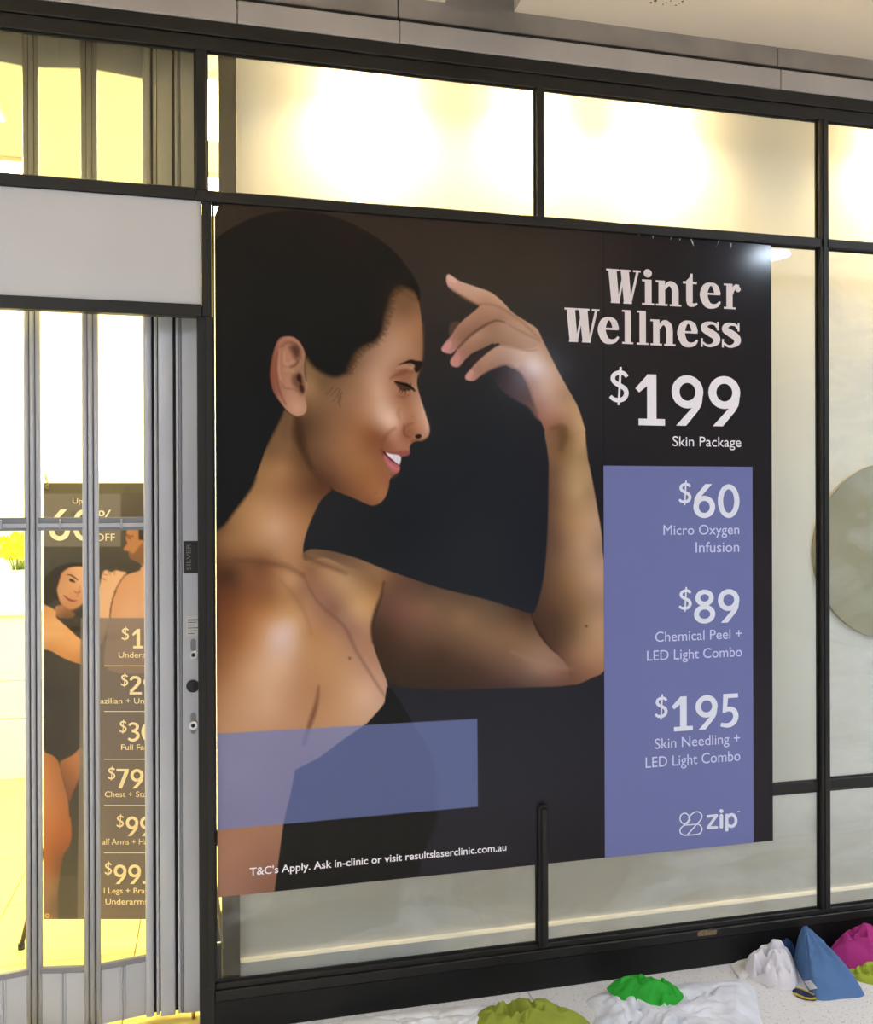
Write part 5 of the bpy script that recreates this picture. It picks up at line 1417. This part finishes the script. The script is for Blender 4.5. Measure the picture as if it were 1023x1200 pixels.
def cloth(name, label, outline, H, col, seed, peak=None, base=0.0, freq=16.0, ridge=0.55, flat=3.0, nseg=150, nring=40, ncrease=46, stretch=(1, 1), rot=0.0, minh=0.004, grp='clothes strewn on the floor', cat='cloth', radial=0.0):
    pts = [FL(x, y, base) for x, y in outline]
    pts = [(x, min(y, -0.004)) for x, y in pts]
    sp_ = spline(pts, True, 8)
    sp_[:, 1] = np.minimum(sp_[:, 1], -0.004)
    # even spacing round the outline
    seg = np.linalg.norm(np.roll(sp_, -1, 0) - sp_, axis=1); cum = np.concatenate([[0], np.cumsum(seg)])
    closed = np.vstack([sp_, sp_[:1]])
    tt = np.linspace(0, cum[-1], nseg, endpoint=False)
    bd = np.stack([np.interp(tt, cum, closed[:, 0]), np.interp(tt, cum, closed[:, 1])], 1)
    ctr = np.array(FL(*peak, base)) if peak else bd.mean(0)
    ctr[1] = min(ctr[1], -0.012)
    rnd_ = random.Random(seed)
    off = Vector((rnd_.uniform(0, 50), rnd_.uniform(0, 50), rnd_.uniform(0, 50)))
    cr, sr = math.cos(rot), math.sin(rot)
    verts, faces = [], []

    # crisp fold crests and creases strewn over the footprint
    creases = []
    span = float(np.linalg.norm(bd - ctr, axis=1).mean())
    for k in range(ncrease):
        s_ = rnd_.randrange(nseg); tt_ = rnd_.uniform(0.05, 0.85)
        c0 = ctr + (bd[s_] - ctr) * tt_
        an = rot + rnd_.gauss(0, 0.7) if k % 3 else rnd_.uniform(0, math.pi)
        ln = span * rnd_.uniform(0.25, 0.7)
        creases.append((c0[0], c0[1], math.cos(an), math.sin(an), ln, min(span, 0.13) * rnd_.uniform(0.05, 0.11), rnd_.choice((1, -1)) * rnd_.uniform(0.5, 1.0), rnd_.uniform(-2.5, 2.5)))

    def fold(x, y):
        q = Vector((x * freq * 0.6, y * freq * 0.6, 0)) + off
        f = 0.62 + 0.35 * noise.noise(q)
        for cx_, cy_, ca_, sa_, ln, w, am, bend in creases:
            u, v = (x - cx_) * ca_ + (y - cy_) * sa_, -(x - cx_) * sa_ + (y - cy_) * ca_
            v += bend * u * u / max(span, 0.01) * 0.4
            if abs(u) > ln or abs(v) > 4 * w: continue
            f += am * 0.75 * math.exp(-(abs(v) / w) ** (0.95 if v > 0 else 1.6)) * (1 - (u / ln) ** 2)
        return math.tanh(f * 1.1) if f > 0 else f * 1.1

    for r in range(nring + 1):
        t = r / nring
        for s in range(nseg):
            x, y = ctr + (bd[s] - ctr) * t
            prof = (1 - t ** flat)
            f = fold(x, y)
            z = base + minh * (1 - t ** 12) + H * prof * ((1 - ridge) + ridge * f)
            if radial:
                th = 2 * math.pi * s / nseg
                z += H * radial * math.sin(th * 9 + 3 * noise.noise(Vector((th, 2.0, t * 2)) + off)) * 4 * t * (1 - t)
            # folds also push the surface sideways, so creases overhang a little
            w = 0.012 * prof * ridge * (1 if r else 0)
            x += w * noise.noise(Vector((x * freq * 1.6, y * freq * 1.6, 7)) + off)
            y += w * noise.noise(Vector((x * freq * 1.6, y * freq * 1.6, 19)) + off)
            verts.append((x, min(y, -0.003), max(z, base + 0.0006)))
    for r in range(nring):
        for s in range(nseg):
            a, b = r * nseg + s, r * nseg + (s + 1) % nseg
            faces.append((a, b, b + nseg, a + nseg))
    mb = MB().add(verts, faces, True)
    o = mb.build(name, cloth_mat(name + '_fabric', col))
    zs = o.data
    tag(o, label, cat, grp)
    return o, verts


L_ = lambda r, g_, b: tuple(float(v) for v in lin((r, g_, b)) * 1.0)
cloth('crumpled_sheet', 'crumpled white sheet along the floor under the olive green cloth', [(392, 1203), (440, 1191), (520, 1181), (575, 1178), (600, 1182), (650, 1192), (680, 1224), (600, 1262), (430, 1250)], 0.035, (0.80, 0.81, 0.86), 5, freq=9, ridge=0.75)
cloth('olive_cloth', 'crumpled olive green cloth lying on the white sheet', [(552, 1196), (566, 1186), (590, 1184), (625, 1180), (662, 1184), (691, 1199), (672, 1206), (640, 1214), (585, 1218), (556, 1210)], 0.066, (0.30, 0.35, 0.05), 12, base=0.012, freq=13, ridge=0.48, stretch=(0.6, 1.3), rot=0.4)
cloth('white_towel', 'wide pale towel spread on the floor under the bright green cloth', [(687, 1173), (712, 1163), (745, 1164), (785, 1156), (835, 1151), (878, 1153), (889, 1185), (894, 1235), (820, 1270), (700, 1260), (690, 1215), (698, 1190)], 0.038, (0.76, 0.79, 0.88), 21, freq=11, ridge=0.9, flat=6, ncrease=140)
cloth('green_cloth', 'crumpled bright green cloth heaped on the pale towel', [(711, 1158), (728, 1152), (760, 1151), (790, 1156), (801, 1168), (790, 1178), (768, 1183), (748, 1178), (724, 1170)], 0.058, (0.035, 0.42, 0.045), 31, base=0.022, freq=22, ridge=0.75, ncrease=60)
cloth('white_shirt', 'bundled white shirt against the plinth beside the blue cloth', [(871, 1138), (884, 1128), (906, 1124), (928, 1125), (935, 1142), (934, 1157), (916, 1161), (890, 1152)], 0.098, (0.80, 0.78, 0.84), 43, peak=(902, 1139), freq=20, ridge=0.72, flat=3.0, ncrease=60)
blue, bv = cloth('blue_cloth', 'draped blue cloth with a white care tag leaning on the plinth', [(930, 1126), (938, 1119), (950, 1119), (972, 1140), (1013, 1165), (985, 1171), (958, 1172), (946, 1158), (937, 1142)], 0.118, (0.10, 0.20, 0.42), 57, peak=(944, 1127), freq=8, ridge=0.18, flat=2.1, radial=0.03, ncrease=18, rot=-0.7)
cloth('magenta_cloth', 'crumpled magenta cloth heaped against the plinth above the lime cloth', [(962, 1126), (985, 1113), (1025, 1106), (1062, 1103), (1075, 1122), (1040, 1136), (1008, 1138), (984, 1134)], 0.105, (0.40, 0.035, 0.22), 66, peak=(1018, 1119), freq=14, ridge=0.68, flat=3.0, ncrease=60)
cloth('lime_cloth', 'small lime green cloth in front of the magenta heap', [(988, 1139), (1005, 1135), (1035, 1134), (1052, 1142), (1035, 1155), (1012, 1152), (998, 1146)], 0.035, (0.42, 0.50, 0.06), 71, freq=15, ridge=0.7)
cloth('navy_cloth', 'small navy cloth squeezed between the white shirt and the plinth', [(905, 1127), (914, 1121), (930, 1118), (932, 1124), (918, 1127)], 0.075, (0.03, 0.07, 0.19), 83, freq=16, ridge=0.5, nseg=60, nring=14)
nv, _ = cloth('folded_sock', 'flat dark cloth with yellow edging under the blue cloth', [(929, 1160), (940, 1161), (957, 1167), (955, 1173), (940, 1171), (931, 1166)], 0.010, (0.03, 0.04, 0.09), 91, freq=20, ridge=0.4, nseg=60, nring=12)
m_yel = cloth_mat('yellow_edging', (0.62, 0.48, 0.08))
e_ = [(*FL(x, y), 0.007) for x, y in ((930, 1166.5), (936, 1169), (943, 1172), (950, 1173.2), (956, 1172.5))]
MB().tube(e_, 0.0032, 8).build('edging', m_yel, nv)
e_ = [(*FL(x, y), 0.012) for x, y in ((932, 1161.5), (939, 1163.5), (947, 1167), (954, 1170))]
MB().tube(e_, 0.0022, 8).build('edging', m_yel, nv)
# care tag lying on the slope of the blue cloth
dgz = bpy.context.evaluated_depsgraph_get()
bvh = None
from mathutils.bvhtree import BVHTree
bvh = BVHTree.FromPolygons([tuple(v) for v in bv], [tuple(f.vertices) for f in blue.data.polygons])
tv, tf = [], []
org = Vector((0, -DIST, EYE))
for j in range(4):
    for i_ in range(4):
        px_, py_ = 943.5 + (i_ / 3) * 7.5 + (j / 3) * 7.0, 1150.5 - (i_ / 3) * 1.5 + (j / 3) * 10.0
        d = Vector(M.T @ np.array([(px_ - CX) / F_PX, (py_ - CY) / F_PX, 1.0])).normalized()
        hit = bvh.ray_cast(org, d)
        p_ = hit[0] + hit[1] * (0.004 if hit[1].dot(d) < 0 else -0.004) if hit[0] else org + d * ((-EYE) / d.z) + Vector((0, 0, 0.004))
        tv.append(p_)
tf = [(j * 4 + i_, j * 4 + i_ + 1, (j + 1) * 4 + i_ + 1, (j + 1) * 4 + i_) for j in range(3) for i_ in range(3)]
MB().add(tv, tf, True).build('care_tag', mat('white_tag', (0.8, 0.8, 0.82), 0.6, var=0.05, vscale=60), blue)
# scraps of paper on the floor
m_paper = mat('scrap_paper', (0.74, 0.72, 0.70), 0.8, bump=0.2, bscale=60, var=0.06, vscale=20)
for k, (q, lab) in enumerate(((((856, 1132), (868, 1127), (880, 1127), (884, 1142), (866, 1148)), 'torn scrap of white paper on the floor beside the white shirt'), (((893, 1152), (903, 1155), (908, 1158.5), (900, 1158.5)), 'tiny triangular paper scrap at the foot of the white shirt'))):
    b_ = [FL(*c_) for c_ in q]
    n = len(b_)
    zt = [0.0035 + 0.004 * ((i_ * 7 + 3) % 3) for i_ in range(n)]
    o = MB().add([(x, y, z + 0.0008) for (x, y), z in zip(b_, zt)] + [(x, y, 0.0004) for x, y in b_], [tuple(range(n)), tuple(range(n, 2 * n))[::-1]] + [(i_, (i_ + 1) % n, n + (i_ + 1) % n, n + i_) for i_ in range(n)]).build('paper_scrap', m_paper)
    tag(o, lab, 'paper')
